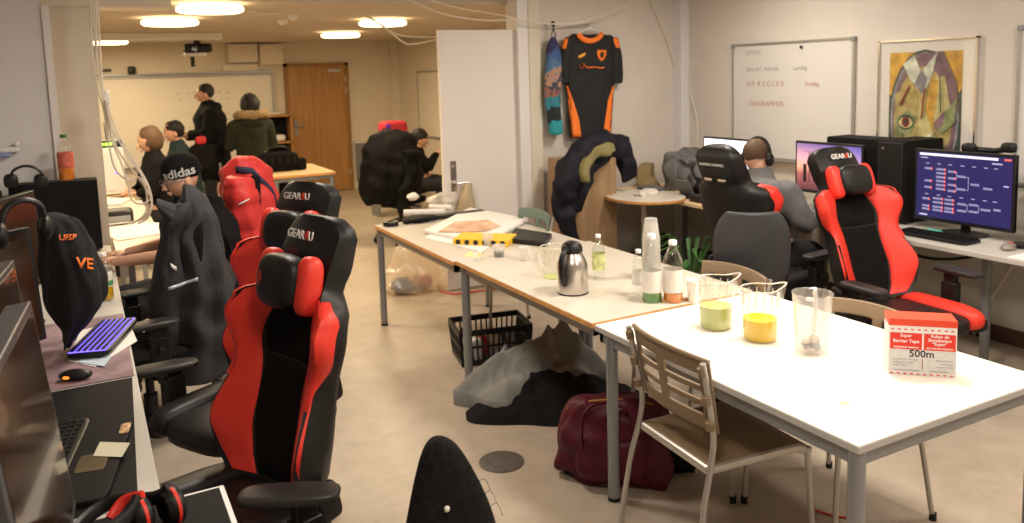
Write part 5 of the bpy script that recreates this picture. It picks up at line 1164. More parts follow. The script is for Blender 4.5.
# ---- bottles
def bottle(label, base, h, r, liquid=None, level=.3, lab=None, labz=(.25, .5), cap='cap_w', group=None, lab2=None, shoulder=.62):
    t = thing('bottle', label, 'bottle', base, 0, group)
    pr = [(0, .004), (r*.8, 0), (r, .012), (r*.97, h*.25), (r, h*.3), (r*.96, h*.45), (r, h*shoulder), (r*.88, h*(shoulder+.1)), (r*.5, h*.86), (r*.36, h*.90), (r*.36, h*.95)]
    MB().lathe(pr, n=28).build('bottle_body', 'pet', t, angle=60)
    MB().lathe([(0, h), (r*.40, h), (r*.42, h*.995), (r*.42, h*.93), (0, h*.93)], n=20).build('bottle_cap', cap, t)
    if liquid: MB().lathe([(0, .006), (r*.78, .004), (r*.96, .014), (r*.94, h*level), (0, h*level)], n=28).build('drink', liquid, t, angle=60)
    if lab: MB().lathe([(r*1.012, h*labz[0]), (r*1.012, h*labz[1])], n=28).build('bottle_label', lab, t)
    if lab2: MB().lathe([(r*1.02, h*(labz[0]+.02)), (r*1.02, h*(labz[0]+(labz[1]-labz[0])*.4))], n=28).build('label_band', lab2, t)
    return t
d_or = mat('orange_drink', (.75, .22, .01), .3); d_ye = mat('yellow_drink', (.80, .46, .01), .3); d_gr = mat('green_drink', (.05, .24, .01), .3); d_pale = mat('pale_green_drink', (.50, .56, .20), .5, spec=.15); d_ye2 = mat('bright_yellow_drink', (.80, .56, .0), .5, spec=.15)
lab_w = mat('white_label', (.78, .74, .68), .5, var=.06, vscale=40); lab_g = mat('green_label', (.08, .30, .10), .5); lab_r = mat('red_label', (.55, .12, .08), .5, var=.4, vscale=30)
bottle('bottle of orange drink with a dark green cap standing on the large black case', (AY(67, 177, 5.72).x, 5.72, 1.19), .29, .046, d_or, .30, lab_r, (.28, .62), mat('green_cap', (.02, .12, .03), .4), shoulder=.66)
b = A(107, 300, .73)
bottle('small bottle with yellow drink and a green label on the left desk', (b.x, b.y, .73), .235, .033, d_ye, .32, lab_w, (.30, .62), lab2=lab_g)
# mouse under the bare hand
t = thing('mouse', 'black mouse with blue lights under the bare hand', 'mouse', (mouse_c.x, mouse_c.y, .73), 0.4)
MB().ell((0, 0, .018), (.034, .06, .022)).build('mouse_body', 'black_plastic', t); e1 = emi('blue_led', (.10, .18, 1), 4.)
MB().ell((.012, -.050, .020), (.022, .012, .012)).build('blue_light', e1, t)
# keyboards and mats
keyboard('keyboard', 'black keyboard with bright blue violet backlight on the left desk', (.013, 3.60, .747), radians(73), w=.45, d=.155, glow=emi('violet_key_light', (.12, .08, 1.0), 3.5), keym='black_plastic')
def slab_thing(name, label, cat, pts, z, th, m):
    o = MB().prism([(p[0], p[1], z) for p in pts], (0, 0, th)).build(name, m, smooth=False); return tag(o, label, cat)
slab_thing('mouse_mat', 'mauve patterned mat under the glowing keyboard', 'mat', [(-.40, 3.12), (.095, 3.12), (.10, 4.02), (-.40, 4.02)], .731, .003, mat('mauve_mat', (.30, .20, .22), .7, var=.45, vscale=9))
slab_thing('mouse_mat', 'black mat on the left desk beyond the black keyboard with a touch pad', 'mat', [(-.45, 2.14), (.05, 2.14), (.088, 3.10), (-.45, 3.10)], .731, .003, 'black_matte')
slab_thing('mouse_mat', 'black mat under the red and black headphones at the bottom edge', 'mat', [(-.35, 1.2), (.238, 1.2), (.238, 2.105), (-.35, 2.09)], .731, .004, 'black_matte')
slab_thing('paper_sheet', 'crumpled white paper under the near side of the glowing keyboard', 'paper', [(A(68, 360, .74).x, A(68, 360, .74).y), (A(95, 366, .74).x, A(95, 366, .74).y), (A(137, 340, .74).x, A(137, 340, .74).y), (A(128, 318, .74).x, A(128, 318, .74).y), (A(80, 330, .74).x, A(80, 330, .74).y)], .7355, .0015, 'paper')
slab_thing('paper_sheet', 'pale blue tissue beside the near corner of the glowing keyboard', 'paper', [A(78, 362, .74).xy, A(104, 366, .74).xy, A(112, 356, .74).xy, A(90, 350, .74).xy], .738, .002, mat('pale_blue_tissue', (.55, .66, .75), .8))
t = thing('mouse', 'black mouse with small orange lights on the black mat', 'mouse', (A(76, 379, .735).x, A(76, 379, .735).y, .735), 1.2)
MB().ell((0, 0, .016), (.032, .058, .02)).build('mouse_body', 'black_plastic', t)
for k in (-1, 1): MB().ell((k*.026, .02, .016), (.008, .014, .006)).build('orange_light', emi('orange_led', (1, .2, .02), 2.) if 'orange_led' not in MATS else MATS['orange_led'], t)
kb = keyboard('keyboard', 'wide black keyboard with palm rest, touch pad and a sticker on the nearest left desk', (-.165, 2.48, .735), radians(80), w=.56, d=.15, keym='black_matte')
MB().rbox((0, -.135, .008), (.56, .13, .016), e=10).build('palm_rest', 'black_matte', kb)
MB().rbox((-.06, -.13, .0168), (.11, .075, .002), e=8).build('touch_pad', mat('brown_pad', (.12, .09, .05), .3), kb)
c = A(125, 428, .752); Rk = Matrix.Rotation(radians(80), 3, 'Z'); inv = Matrix.Rotation(-radians(80), 3, 'Z'); lc = inv @ (c-Vector((-.165, 2.48, .735)))
MB().rbox((lc.x, lc.y, .017), (.075, .028, .003), e=6).build('sticker', mat('sticker', (.75, .38, .2), .4, var=.7, vscale=60), kb)
p4 = [A(93, 456, .754), A(122, 457, .754), A(130, 443, .754), A(100, 442, .754)]
slab_thing('paper_note', 'small pale note lying on the black keyboard palm rest', 'paper', [p.xy for p in p4], .7535, .0012, mat('cream_note', (.72, .69, .52), .8))
# red and black headphones
t = thing('headphones', 'black headphones with red trim at the bottom edge on the black mat', 'headphones', (.06, 1.98, .735))
c1, c2 = A(172, 506, .78), A(140, 516, .78)
for c in (c1, c2):
    R = basis((.35, -.94, 0), (0, 0, 1)); e = MB().lathe([(0, -.022), (.030, -.022), (.043, -.014), (.045, .0), (.043, .012), (.034, .022), (.026, .016), (0, .014)], (c.x, c.y, .780), 32, R=R).build('ear_cup', 'black_leather', t, True, angle=60)
    MB().lathe([(.0455, -.004), (.0465, 0), (.0455, .004)], (c.x, c.y, .780), 32, R=R).build('red_ring', 'red_print', e, True)
MB().tube(catm([(c1.x, c1.y, .825), (c1.x-.03, c1.y+.02, .80), (-.02, 2.08, .775), (-.10, 1.98, .765), (-.10, 1.86, .775), (c2.x-.03, c2.y-.03, .80), (c2.x, c2.y, .825)], 8), .012, 8, flat=1.5).build('headband', 'black_plastic', t, True)
MB().tube(catm([(c2.x+.01, c2.y-.002, .828), (c2.x-.03, c2.y+.02, .815), (c2.x-.06, c2.y+.0, .79)], 6), .009, 8, flat=1.5).build('red_band', 'red_print', t, True)
# hoodie hanging over the monitor
m_hd = mat('black_hoodie', (.008, .008, .009), .9, bump=.4, bscale=60)
yh = 3.52
t = thing('hoodie', 'black hoodie with orange letters hung over a monitor of the left row', 'hoodie', (AY(70, 280, yh).x, yh, .75))
hb = drape(LV([(213, 45, 62, .04), (219, 36, 80, .08), (235, 34, 88, .10), (262, 36, 99, .11), (286, 42, 107, .11), (302, 50, 107, .10), (314, 55, 96, .09), (328, 58, 86, .08), (343, 62, 80, .07)], yh, .1), folds=.09, seed=3, rough=.03).build('hoodie_body', m_hd, t, True, angle=180)
bpy.context.view_layer.update()
def text_on(name, s, size, px, py, m, parent, objs, R, off=.006):
    h = on_surface(objs, px, py, off)
    if h: text(name, s, size, m, parent, h[0], R, ext=.002, bold=.001)
Rv = basis((.97, -.1, -.10), (.1, .0, 1))
def bent_text(name, s, size_px, px, py, m, parent, objs, rot=0., flip=False):
    """lettering printed on cloth: every vertex of the letters is laid on the garment"""
    cu = bpy.data.curves.new('t', 'FONT'); cu.body = s; cu.size = size_px; cu.align_x = 'CENTER'; cu.align_y = 'CENTER'; cu.offset = .02*size_px; cu.resolution_u = 2
    to = bpy.data.objects.new('t', cu); COL.objects.link(to); dg = bpy.context.evaluated_depsgraph_get(); me = bpy.data.meshes.new_from_object(to.evaluated_get(dg)); bpy.data.objects.remove(to)
    inv = root_matrix(parent).inverted(); last = None
    for v in me.vertices:
        x, y = v.co.x*(-1 if flip else 1), v.co.y; X = px+x*cos(rot)-y*sin(rot)*-1*0+y*0; Y = py-y+x*sin(rot)
        h = on_surface(objs, X, Y, .006); last = h[0] if h else last
        v.co = inv @ (last if last is not None else AY(X, Y, yh-.12))
    me.materials.clear(); me.materials.append(M[m]); me.name = name
    o = bpy.data.objects.new(name, me); COL.objects.link(o); o.parent = parent; so = o.modifiers.new('s', 'SOLIDIFY'); so.thickness = .0015; so.offset = 0; return o
bent_text('orange_print', 'UFSP', 8, 67, 238, 'orange', hb, [hb], rot=-.05)
bent_text('orange_print', 'VE', 15, 84, 264, 'orange', hb, [hb], rot=.12)
# ---- second desk with printer, papers, tower, router
t = thing('printer', 'small black printer on the narrow desk beyond the pillar', 'printer', (AY(114, 220, 6.75).x, 6.75, .73))
MB().rbox((0, 0, .055), (.27, .24, .11), e=7).build('printer_body', 'black_plastic', t); MB().b2((-.11, -.135, .03), (.11, -.118, .075)).build('front_panel', 'grey_metal', t); MB().b2((-.10, -.16, .02), (.10, -.11, .026)).build('paper_tray', 'paper', t)
for i, (pts, l) in enumerate((([(84, 222), (118, 240), (165, 232), (160, 222), (120, 222)], 'white papers spread on the narrow desk beyond the black case'), ([(92, 205), (120, 204), (132, 198), (95, 197)], 'white folded paper lying behind the black printer'))):
    slab_thing('paper_sheet', l, 'paper', [A(px, py, .74).xy for px, py in pts], .7315+.004*i, .004, 'paper')
t = thing('computer_tower', 'white computer tower on the desk behind the cable bundle', 'computer', (AY(103, 190, 8.5).x, 8.7, .73))
MB().b2((-.20, -.20, .01), (.20, .20, .46)).build('case', 'white_pl', t, bevel=.012); MB().b2((-.17, -.205, .05), (.15, -.198, .42)).build('side_panel', 'trim_w', t, bevel=.004); MB().cyl((.13, -.205, .22), (.13, -.21, .22), .01).build('violet_led', emi('violet_led', (.2, .1, 1), 3.), t)
MB().b2((-.18, -.18, 0), (.18, .18, .012)).build('feet', 'black_plastic', t)
t = thing('network_switch', 'black network switch with green lights on top of the white computer tower', 'network switch', (AY(104, 137, 8.6).x, 8.6, 1.195))
MB().rbox((0, 0, .03), (.30, .2, .06), e=8).build('switch_body', 'black_plastic', t)
lg = emi('green_led', (.35, 1, .05), 5.)
for i in range(6): MB().b2((-.11+i*.036, -.103, .018), (-.085+i*.036, -.099, .040)).build('green_light', lg, t)
for i, x in enumerate((-.10, .02)): MB().tube([(x, .05, .06), (x-.01, .06, .22)], .006, 6).build('antenna', 'black_plastic', t)
slab_thing('mouse_mat', 'black mat on the back desk before the white computer tower', 'mat', [(-.1, 8.1), (.3, 8.1), (.3, 8.4), (-.1, 8.4)], .731, .003, 'black_matte')
# ---- cables
Yc = 5.6
def PC(*pts, y=Yc): return [AY(px, py, y) for px, py in pts]
cb = [[(93, -8), (95, 40), (101, 80), (107, 100), (116, 130), (134, 160), (148, 185), (152, 205), (146, 217), (135, 222)],
      [(98, -8), (99, 30), (103, 90), (108, 120), (118, 150), (136, 175), (150, 196), (150, 210), (140, 219), (128, 223)],
      [(91, -8), (92, 50), (98, 90), (104, 110), (110, 150), (116, 170), (128, 180), (140, 178), (146, 190), (146, 212), (132, 224)],
      [(96, -8), (97, 60), (104, 100), (112, 140), (122, 165), (128, 185), (132, 200), (142, 204), (152, 198)],
      [(106, 100), (112, 128), (126, 152), (142, 176), (151, 196), (149, 216), (138, 224)]]
for i, (p, l) in enumerate(zip(cb, ('white cable in the hanging bundle, outermost loop on the right', 'white cable in the hanging bundle, just inside the outermost loop', 'white cable in the hanging bundle bending left above the printer', 'white cable in the hanging bundle with a short inner loop', 'white cable joining the bundle at its knot'))):
    cable('cable', PC(*p, y=Yc-.02*i), .0065, 'cable_w', l, group='white cable bundle hanging beside the pillar')
o = MB().rbox(AY(107, 97, Yc), (.035, .035, .09), e=3).build('cable_tie', 'white_pl'); tag(o, 'white cable tie knot around the hanging bundle', 'cable tie')
yc2 = 6.9
for pts, l in (([(160, -6), (175, 4), (200, 12), (225, 15), (250, 11), (275, 3), (300, -6)], 'white cable hanging in a curve under the nearest left lamp'), ([(240, 6), (262, 14), (280, 12), (305, 4), (320, -6)], 'white cable with a second small sag right of the nearest left lamp'),
               ([(330, -8), (350, 8), (380, 24), (403, 42), (415, 44), (437, 40), (450, 46)], 'white cable running down to the top of the white door'), ([(343, -8), (362, 10), (385, 28), (400, 35), (420, 37), (440, 37)], 'white cable above the one running down to the white door'),
               ([(450, -8), (470, 6), (500, 18), (517, 22)], 'white cable crossing the gap above the white door')):
    cable('cable', [AY(px, py, yc2 if px < 440 or True else yc2) for px, py in pts], .0075, 'cable_w', l, group='white cables strung under the ceiling')
# ================================================================== TABLE TOP ITEMS
ZT = .73
# steel vacuum jug
b = A(575, 297, ZT)
t = thing('vacuum_jug', 'brushed steel vacuum jug with black lid and handle on the middle table', 'jug', (b.x+.02, b.y+.05, ZT), radians(28))
MB().lathe([(0, .002), (.070, 0), (.073, .006), (.074, .02), (.0735, .12), (.071, .145), (.060, .175), (.047, .195), (.044, .205)], n=40).build('jug_body', 'steel', t, angle=60)
MB().lathe([(0, -.001), (.072, -.001), (.0745, .004), (.0745, .014), (.07, .016)], n=40).build('base_ring', 'black_plastic', t)
l = MB(); l.lathe([(.045, .198), (.050, .205), (.050, .222), (.044, .240), (.030, .250), (0, .252)], n=32); l.rbox((.045, 0, .222), (.05, .034, .03), e=3); l.rbox((-.02, 0, .25), (.06, .025, .02), e=3); l.build('lid', 'black_plastic', t)
MB().tube(catm([(-.040, 0, .222), (-.075, 0, .215), (-.098, 0, .185), (-.098, 0, .12), (-.085, 0, .075), (-.072, 0, .06)], 6), [.013]*31, 10, flat=.8).build('handle', 'black_plastic', t)
b = A(586, 292, ZT)
bottle('water bottle with a white cap standing behind the steel vacuum jug', (b.x+.17, b.y+.14, ZT), .235, .033, None, .2, mat('yellow_green_label', (.55, .58, .25), .5, var=.5, vscale=30), (.25, .6))
b = A(638, 299, ZT); bottle('slim clear bottle with a white label, leftmost of the three drink bottles', (b.x+.02, b.y+.02, ZT), .225, .031, None, .2, lab_w, (.28, .56))
b = A(653, 304, ZT); bottle('large clear bottle with green drink at the bottom', (b.x+.01, b.y+.02, ZT), .315, .045, d_gr, .16, lab_w, (.17, .48), shoulder=.6)
b = A(674, 305, ZT); bottle('large clear bottle with orange drink at the bottom', (b.x+.02, b.y+.03, ZT), .285, .044, d_or, .17, lab_w, (.19, .55), shoulder=.64)
b = A(656, 285, ZT)
t = thing('cup_stack', 'tall stack of upturned frosted cups behind the drink bottles', 'cups', (b.x+.02, b.y+.06, ZT))
for i in range(9): MB().lathe([(.046-.0*i, .0+i*.023), (.045, .004+i*.023), (.030, .10+i*.023), (0, .10+i*.023)], n=24).build('cup', 'frost', t)
t.scale = (1, 1, 1.12)
M['frost_thin'] = clear('measuring_jug_plastic', (.95, .94, .92), .12, .2, .12)
# pitchers
def pitcher(label, base, r, h, liquid, lvl, rz, handle_side=-1):
    t = thing('pitcher', label, 'pitcher', base, rz); n = 40; mb = MB(); rings = []
    for z, k in ((.002, 0.), (.002, .9), (.008, .97), (h*.3, 1.0), (h*.62, 1.03), (h*.68, 1.0), (h*.9, 1.08), (h, 1.12)):
        ring = []
        for j in range(n):
            th = 2*pi*j/n; sp = max(0, cos(th))**10*(.35 if z > h*.66 else 0)*(z/h); fl = .02*cos(16*th) if z > h*.1 and k else 0
            rr = r*max(k, .01)*(1+sp+fl); lift = h*.10*max(0, cos(th))**6*(1 if z >= h*.99 else 0)
            ring.append((rr*cos(th), rr*sin(th), z+lift))
        rings.append(ring)
    mb.loft(rings, cap=False)
    body = mb.build('pitcher_body', 'pitch', t, angle=60)
    MB().tube([Vector(p) for p in rings[-1]]+[Vector(rings[-1][0])], .0028, 6).build('rim', 'pitch_rim', t)
    MB().tube(catm([(-r*1.02, 0, h*.86), (-r*1.4, 0, h*.84), (-r*1.55, 0, h*.66), (-r*1.42, 0, h*.4), (-r*1.02, 0, h*.22)], 6), .006, 8, flat=1.6).build('handle', 'pitch', t)
    for j in range(14):
        th = 2*pi*(j+.5)/14
        MB().tube([(r*1.04*cos(th), r*1.04*sin(th), h*.66), (r*1.10*cos(th), r*1.10*sin(th), h*.93)], .003, 5).build('ridge', 'pitch2', t)
    MB().lathe([(0, .004), (r*.88, .004), (r*.95, .012), (r*.975, h*lvl), (0, h*lvl)], n=40).build('drink', liquid, t, angle=60)
    return t
M['pitch_rim'] = clear('pitcher_rim_plastic', (.85, .80, .65), .3, .15, .55)
M['pitch2'] = clear('pitcher_rib_plastic', (.95, .93, .88), .25, .12, .35)
b = A(720, 331, ZT); pitcher('ribbed clear pitcher with pale green drink on the white table', (b.x+.02, b.y+.045, ZT), .064, .20, d_pale, .46, radians(-32))
b = A(765, 343, ZT); pitcher('ribbed clear pitcher with bright yellow drink on the white table', (b.x+.02, b.y+.045, ZT), .064, .20, d_ye2, .42, radians(-35))
b = A(817, 358, ZT); bx_, by_ = b.x+.03, b.y+.05
t = thing('jug', 'tall frosted measuring jug holding litter on the white table', 'jug', (bx_, by_, ZT), radians(35))
MB().lathe([(0, .003), (.056, .003), (.058, .006), (.070, .22), (.073, .222), (.071, .224), (.0675, .218), (.055, .008), (0, .008)], n=40).build('jug_body', 'frost_thin', t, angle=50)
MB().tube(catm([(.068, 0, .20), (.085, 0, .21), (.098, 0, .17), (.09, 0, .10), (.062, 0, .06)], 6), .008, 8, flat=1.6).build('handle', 'frost', t); MB().rbox((-.074, 0, .218), (.03, .03, .012), e=3).build('spout', 'frost', t)
rnd = random.Random(9)
for i in range(15):
    cc = [(.35, .2, .16), (.12, .10, .16), (.2, .22, .2), (.6, .5, .4), (.05, .04, .05)][i % 5]
    a_ = rnd.uniform(0, 2*pi); rr = rnd.uniform(.01, .034)
    o = MB().ell((bx_+rr*cos(a_), by_+rr*sin(a_), ZT+.022+rnd.uniform(0, .045)), (rnd.uniform(.014, .02), rnd.uniform(.012, .018), rnd.uniform(.012, .018)), nu=8, nv=6, fn=lambda p: 1+.25*nz(p, 2, i)).build('sweet_wrapper', mat('wrapper_%s' % 'abcde'[i % 5], cc, .5))
    tag(o, '%s crumpled wrapper in the frosted measuring jug' % ['dull red', 'dark violet', 'grey green', 'cream', 'black'][i % 5], 'wrapper', 'crumpled wrappers in the frosted jug, by colour')
o = MB().tube([(bx_-.03, by_-.01, ZT+.03), (bx_+.03, by_+.02, ZT+.14)], .006, 6).build('straw', 'white_pl'); tag(o, 'white stick standing in the frosted measuring jug', 'stick')
def cup(name, label, c, r, h, m, group=None, up=True, content=None):
    t = thing(name, label, 'cup', c, 0, group); MB().lathe([(0, .002), (r*.72, .002), (r, h), (r*1.05, h+.001), (r*.97, h-.001), (r*.69, .005), (0, .005)], n=24).build('cup_wall', m, t, angle=50)
    if content: MB().lathe([(0, .006), (r*.7, .006), (r*.84, h*.5), (0, h*.5)], n=24).build('content', content, t)
    return t
b = A(695, 305, ZT); cup('cup', 'white plastic cup between the orange drink bottle and the pale green pitcher', (b.x+.02, b.y+.03, ZT), .034, .105, mat('translucent_white_cup', (.85, .82, .76), .4))
for px, py, l, m_, r_, h_, c_ in ((499, 258, 'clear cup with something dark inside beside the yellow box', 'frost', .036, .075, M['ink']), (488, 246, 'clear cup closest to the yellow box', 'frost', .034, .075, None), (525, 262, 'clear cup standing between the dark cup and the ribbed pitcher', 'frost', .036, .085, None), (478, 262, 'low clear cup in front of the yellow box', 'pet', .034, .05, None)):
    b = A(px, py, ZT); cup('cup', l, (b.x, b.y, ZT), r_, h_, m_, content=c_)
b = A(554, 282, ZT); pitcher('empty ribbed clear pitcher beside the steel vacuum jug', (b.x+.04, b.y+.06, ZT), .060, .165, d_pale, .05, radians(-30))
# flat boxes and litter on the furthest table
def quad_box(name, label, cat, px, z, h, m, lid=None):
    pts = [A(x, y, z) for x, y in px]; c = sum(pts, Vector())/4; t = thing(name, label, cat, (c.x, c.y, z))
    MB().prism(pts, (0, 0, h)).build('box_body', m, t, True, bevel=.003); return t, pts
m_card = mat('white_card', (.80, .77, .72), .6); m_yel = mat('yellow_card', (.85, .50, .03), .55)
t, pts = quad_box('flat_box', 'open white cardboard box with a reddish printed inside on the furthest table', 'box', [(424, 233), (487, 245), (528, 221), (470, 210)], ZT+.006, .02, m_card)
MB().prism([A(x, y, ZT+.03) for x, y in ((438, 232), (455, 222), (488, 220), (500, 226), (486, 231), (462, 232))], (0, 0, .002)).build('printed_inside', mat('salmon_print', (.72, .42, .28), .6, var=.35, vscale=8), t, True, smooth=False)
t, pts = quad_box('tray', 'white board lying under the open cardboard box', 'board', [(424, 238), (482, 252), (495, 243), (440, 228)], ZT+.0005, .004, m_card)
t, pts = quad_box('carton', 'yellow carton with dark round dots along its side on the furthest table', 'box', [(453, 245), (508, 247), (517, 240), (463, 238)], ZT+.001, .040, m_yel)
for i in range(6):
    a_ = pts[0].lerp(pts[1], (i+.6)/6.2)+Vector((0, 0, .021)); n_ = (pts[1]-pts[0]).cross(Vector((0, 0, 1))).normalized(); n_ = n_ if n_.y < 0 else -n_
    MB().cyl(a_, a_+n_*.003, .016, n=16).build('dark_dot', 'ink', t, True)
t = thing('tape_roll', 'small black and clear roll at the far left corner of the furthest table', 'tape', (1.87, 5.36, ZT)); MB().lathe([(.03, 0), (.055, 0), (.055, .03), (.03, .03), (.03, 0)], n=24).build('tape_ring', 'black_plastic', t)
MB().ell((.11, -.02, .016), (.03, .02, .014)).build('lump', 'black_matte', t)
m_roll = mat('white_roll_paper', (.75, .73, .70), .5)
o = MB().cyl(A(404, 213, ZT+.03), A(445, 212, ZT+.03), .026).build('paper_roll', m_roll); tag(o, 'white paper roll lying across the furthest table', 'roll')
o = MB().cyl(A(430, 207, ZT+.03), A(452, 208, ZT+.03), .022).build('paper_roll', m_roll); tag(o, 'shorter white paper roll behind the long one on the furthest table', 'roll')
def crumple(name, label, cat, c, rad, m, seed, e=.3):
    o = MB().ell((c[0], c[1], c[2]+rad[2]*.9), rad, nu=20, nv=14, fn=lambda p: 1+e*nz(p, 2.2, seed)).build(name, m, angle=50); return tag(o, label, cat)
c = A(412, 222, ZT); crumple('plastic_bag', 'flat crumpled black bag on the furthest table', 'bag', (c.x+.06, c.y+.0, ZT), (.13, .10, .022), M['black_matte'], 3)
c = A(430, 207, ZT); crumple('clear_wrap', 'crumpled clear plastic wrap at the back of the furthest table', 'wrap', (c.x+.12, c.y+.02, ZT+.0), (.14, .10, .05), M['frost'], 8)
c = A(412, 206, ZT); crumple('tissue', 'small crumpled white tissue behind the paper roll', 'tissue', (c.x+.02, c.y+.02, ZT+.045), (.05, .04, .03), M['paper'], 12)
o = MB().b2((2.18, 5.36, ZT), (2.62, 5.44, ZT+.03)).build('flat_case', 'black_plastic', bevel=.004); tag(o, 'thin dark case along the far edge of the furthest table', 'case')
t, pts = quad_box('flat_case', 'black case on the middle table behind the cups', 'case', [(508, 243), (545, 247), (552, 238), (515, 232)], ZT+.001, .03, M['black_plastic'])
c = A(473, 255, ZT); slab_thing('paper_note', 'small pale yellow note on the middle table near the joint', 'paper', [A(x, y, ZT).xy for x, y in ((463, 256), (480, 258), (485, 254), (470, 252))], ZT+.0005, .001, mat('pale_yellow_note', (.80, .68, .28), .7))
c = A(500, 265, ZT); slab_thing('food_crumb', 'small yellowish spill on the middle table', 'spill', [A(x, y, ZT).xy for x, y in ((497, 266), (502, 267), (504, 264), (499, 263))], ZT+.0005, .001, MATS['pale_yellow_note'])
slab_thing('paper_sheet', 'white printed sheet lying flat on the white table before the frosted jug', 'paper', [A(x, y, ZT).xy for x, y in ((762, 375), (858, 386), (863, 364), (775, 357))], ZT+.0008, .0008, 'paper')
slab_thing('food_crumb', 'small yellow stain on the near corner of the white table', 'stain', [A(x, y, ZT).xy for x, y in ((838, 404), (846, 405.5), (851, 402.5), (842, 401.5))], ZT+.0008, .0006, mat('yellow_stain', (.9, .66, .36), .6))
o = MB().tube([A(662, 302, ZT+.01), A(690, 299, ZT+.01)], .010, 8).build('wooden_stick', mat('stick_wood', (.55, .30, .12), .6)); tag(o, 'thin brown wooden strip lying before the orange drink bottle', 'strip')
# ---- barrier tape box
pa, pb = A(888, 374, ZT), A(956, 378.5, ZT); ux = (pb-pa).normalized(); w = (pb-pa).length; uy = Vector((-ux.y, ux.x, 0)); hB = .192
t = thing('tape_box', 'white and red cardboard box printed 500m on the white table', 'box', (pa+pb)/2+uy*.045, atan2(ux.y, ux.x))
m_bw = mat('box_white', (.80, .78, .76), .55); m_bg = mat('box_grey_print', (.62, .61, .60), .55, var=.06, vscale=60)
MB().b2((-w/2, -.045, .0005), (w/2, .045, hB)).build('box_body', m_bw, t, bevel=.0015)
MB().b2((-w/2-.0004, -.0455, hB-.002), (w/2+.0004, .0455, hB+.0008)).b2((-w/2-.0006, -.0458, hB-.022), (w/2+.0006, .0458, hB-.0015)).build('red_lid', mat('red_card', (.78, .07, .03), .5), t)
fy = -.0456
def fr(x0, x1, z0, z1, m, nm): return MB().b2((-w/2+x0*w, fy-.0005, z0*hB), (-w/2+x1*w, fy+.0004, z1*hB)).build(nm, m, t, smooth=False)
fr(.02, .49, .47, .76, 'red_print', 'red_panel'); fr(.52, .98, .47, .76, 'red_print', 'red_panel'); fr(.01, .99, .075, .455, m_bg, 'grey_panel'); fr(.495, .51, .12, .31, 'red_print', 'red_bar')
for i in range(10):
    fr(.03+i*.098, .075+i*.098, .815, .835, 'red_print', 'red_dash'); fr(.03+i*.098, .075+i*.098, .025, .045, 'red_print', 'red_dash')
RT = basis((1, 0, 0), (0, 0, 1))
def bt(s, u, v, size, m, al='CENTER', sx=1., bold=.0003): text('box_lettering', s, size, m, t, Vector((-w/2+u*w, fy-.0007, v*hB)), RT, al, .0002, False, sx, bold)
bt('Super', .255, .715, .0155, 'white_pl'); bt('Barrier Tape', .255, .615, .0155, 'white_pl', bold=.0004); bt('TAPE REWIND STRENGTH', .255, .505, .0066, 'white_pl')
bt('Ruban de', .75, .72, .0145, 'white_pl'); bt('Signalisation', .75, .65, .0145, 'white_pl'); bt('"Super"', .75, .585, .0145, 'white_pl'); bt('SON TAPE FOR STRENGTH', .75, .505, .0066, 'white_pl')
bt('500m', .49, .395, .034, 'ink', bold=.0006)
for i, s in enumerate(('Supplied in box for easy', 'handling and storage', 'Length: 500m')): bt(s, .06, .29-.055*i, .0078, 'ink_g', 'LEFT')
for i, s in enumerate(('Boite facile pour', 'entreposage', 'Longueur 500m')): bt(s, .95, .29-.055*i, .0078, 'ink_g', 'RIGHT')
bt('Non-adhesive warning tape', .27, .10, .0072, 'ink_g'); bt('Ruban non adhesif', .76, .10, .0072, 'ink_g')
# ================================================================== FLOOR ITEMS
def heap(label, name, cat, c, rx, ry, h, m, seed, rz=0., out=.18, wr=.35, group=None, ridge=1., peak=(0, 0), cre=0.):
    nr, nt_ = 40, 110; vs = []; fs = []; R = Matrix.Rotation(rz, 3, 'Z')
    for i in range(nr+1):
        q = i/nr
        for j in range(nt_):
            th = 2*pi*j/nt_; o = 1+out*noise.noise(Vector((cos(th)*1.6, sin(th)*1.6, seed)))*2
            x, y = q*cos(th)*rx*o, q*sin(th)*ry*o
            d = sqrt(((x-peak[0])/rx)**2+((y-peak[1])/ry)**2)
            z = h*max(0, 1-(q**2.6))*(.45+.55*exp(-(d*1.5)**2))
            z *= 1+wr*(noise.noise(Vector((x*7, y*7, seed)))+.6*abs(noise.noise(Vector((x*13, y*9, seed+4))))*ridge)
            z += .018*(1-q**4)
            if cre: z += cre*(1-q**3)*((1-abs(noise.noise(Vector((x*4.5+y*2, y*5, seed+9))))*2.6)+.5*(1-abs(noise.noise(Vector((x*10, y*8-x*4, seed+2))))*2.6)-.35)
            vs.append(Vector(c)+R @ Vector((x, y, max(.004, z))))
    for i in range(nr):
        for j in range(nt_): a = i*nt_+j; b_ = i*nt_+(j+1) % nt_; fs.append((a, b_, b_+nt_, a+nt_))
    o = len(vs); vs += [Vector((v.x, v.y, .001)) for v in vs[-nt_:]]; fs += [(nr*nt_+j, nr*nt_+(j+1) % nt_, o+(j+1) % nt_, o+j) for j in range(nt_)]; fs.append(tuple(o+j for j in range(nt_)))
    ob = MB().add(vs, fs).build(name, m, angle=75); return tag(ob, label, cat, group)
m_gj = mat('grey_jacket', (.21, .21, .195), .7, bump=.35, bscale=25, var=.15, vscale=5); 
g1 = A(535, 405); heap('black jacket spread on the floor under the grey jacket', 'jacket', 'jacket', (2.10, 3.60, 0), .52, .27, .12, M['coat_black'], 5, rz=radians(-20), out=.16, cre=.035)
o = heap('crumpled grey jacket lying on top of the black jacket on the floor', 'jacket', 'jacket', (2.10, 3.76, .07), .42, .25, .22, m_gj, 2, rz=radians(-14), out=.20, wr=.45, peak=(.24, .06), cre=.06)
o = MB().tube(catm([A(477, 420, .012), A(482, 412, .02), A(489, 405, .03)], 5), .014, 8, flat=.5).build('jacket_strap', 'black_matte'); tag(o, 'short black strap sticking out from the black jacket on the floor', 'strap')
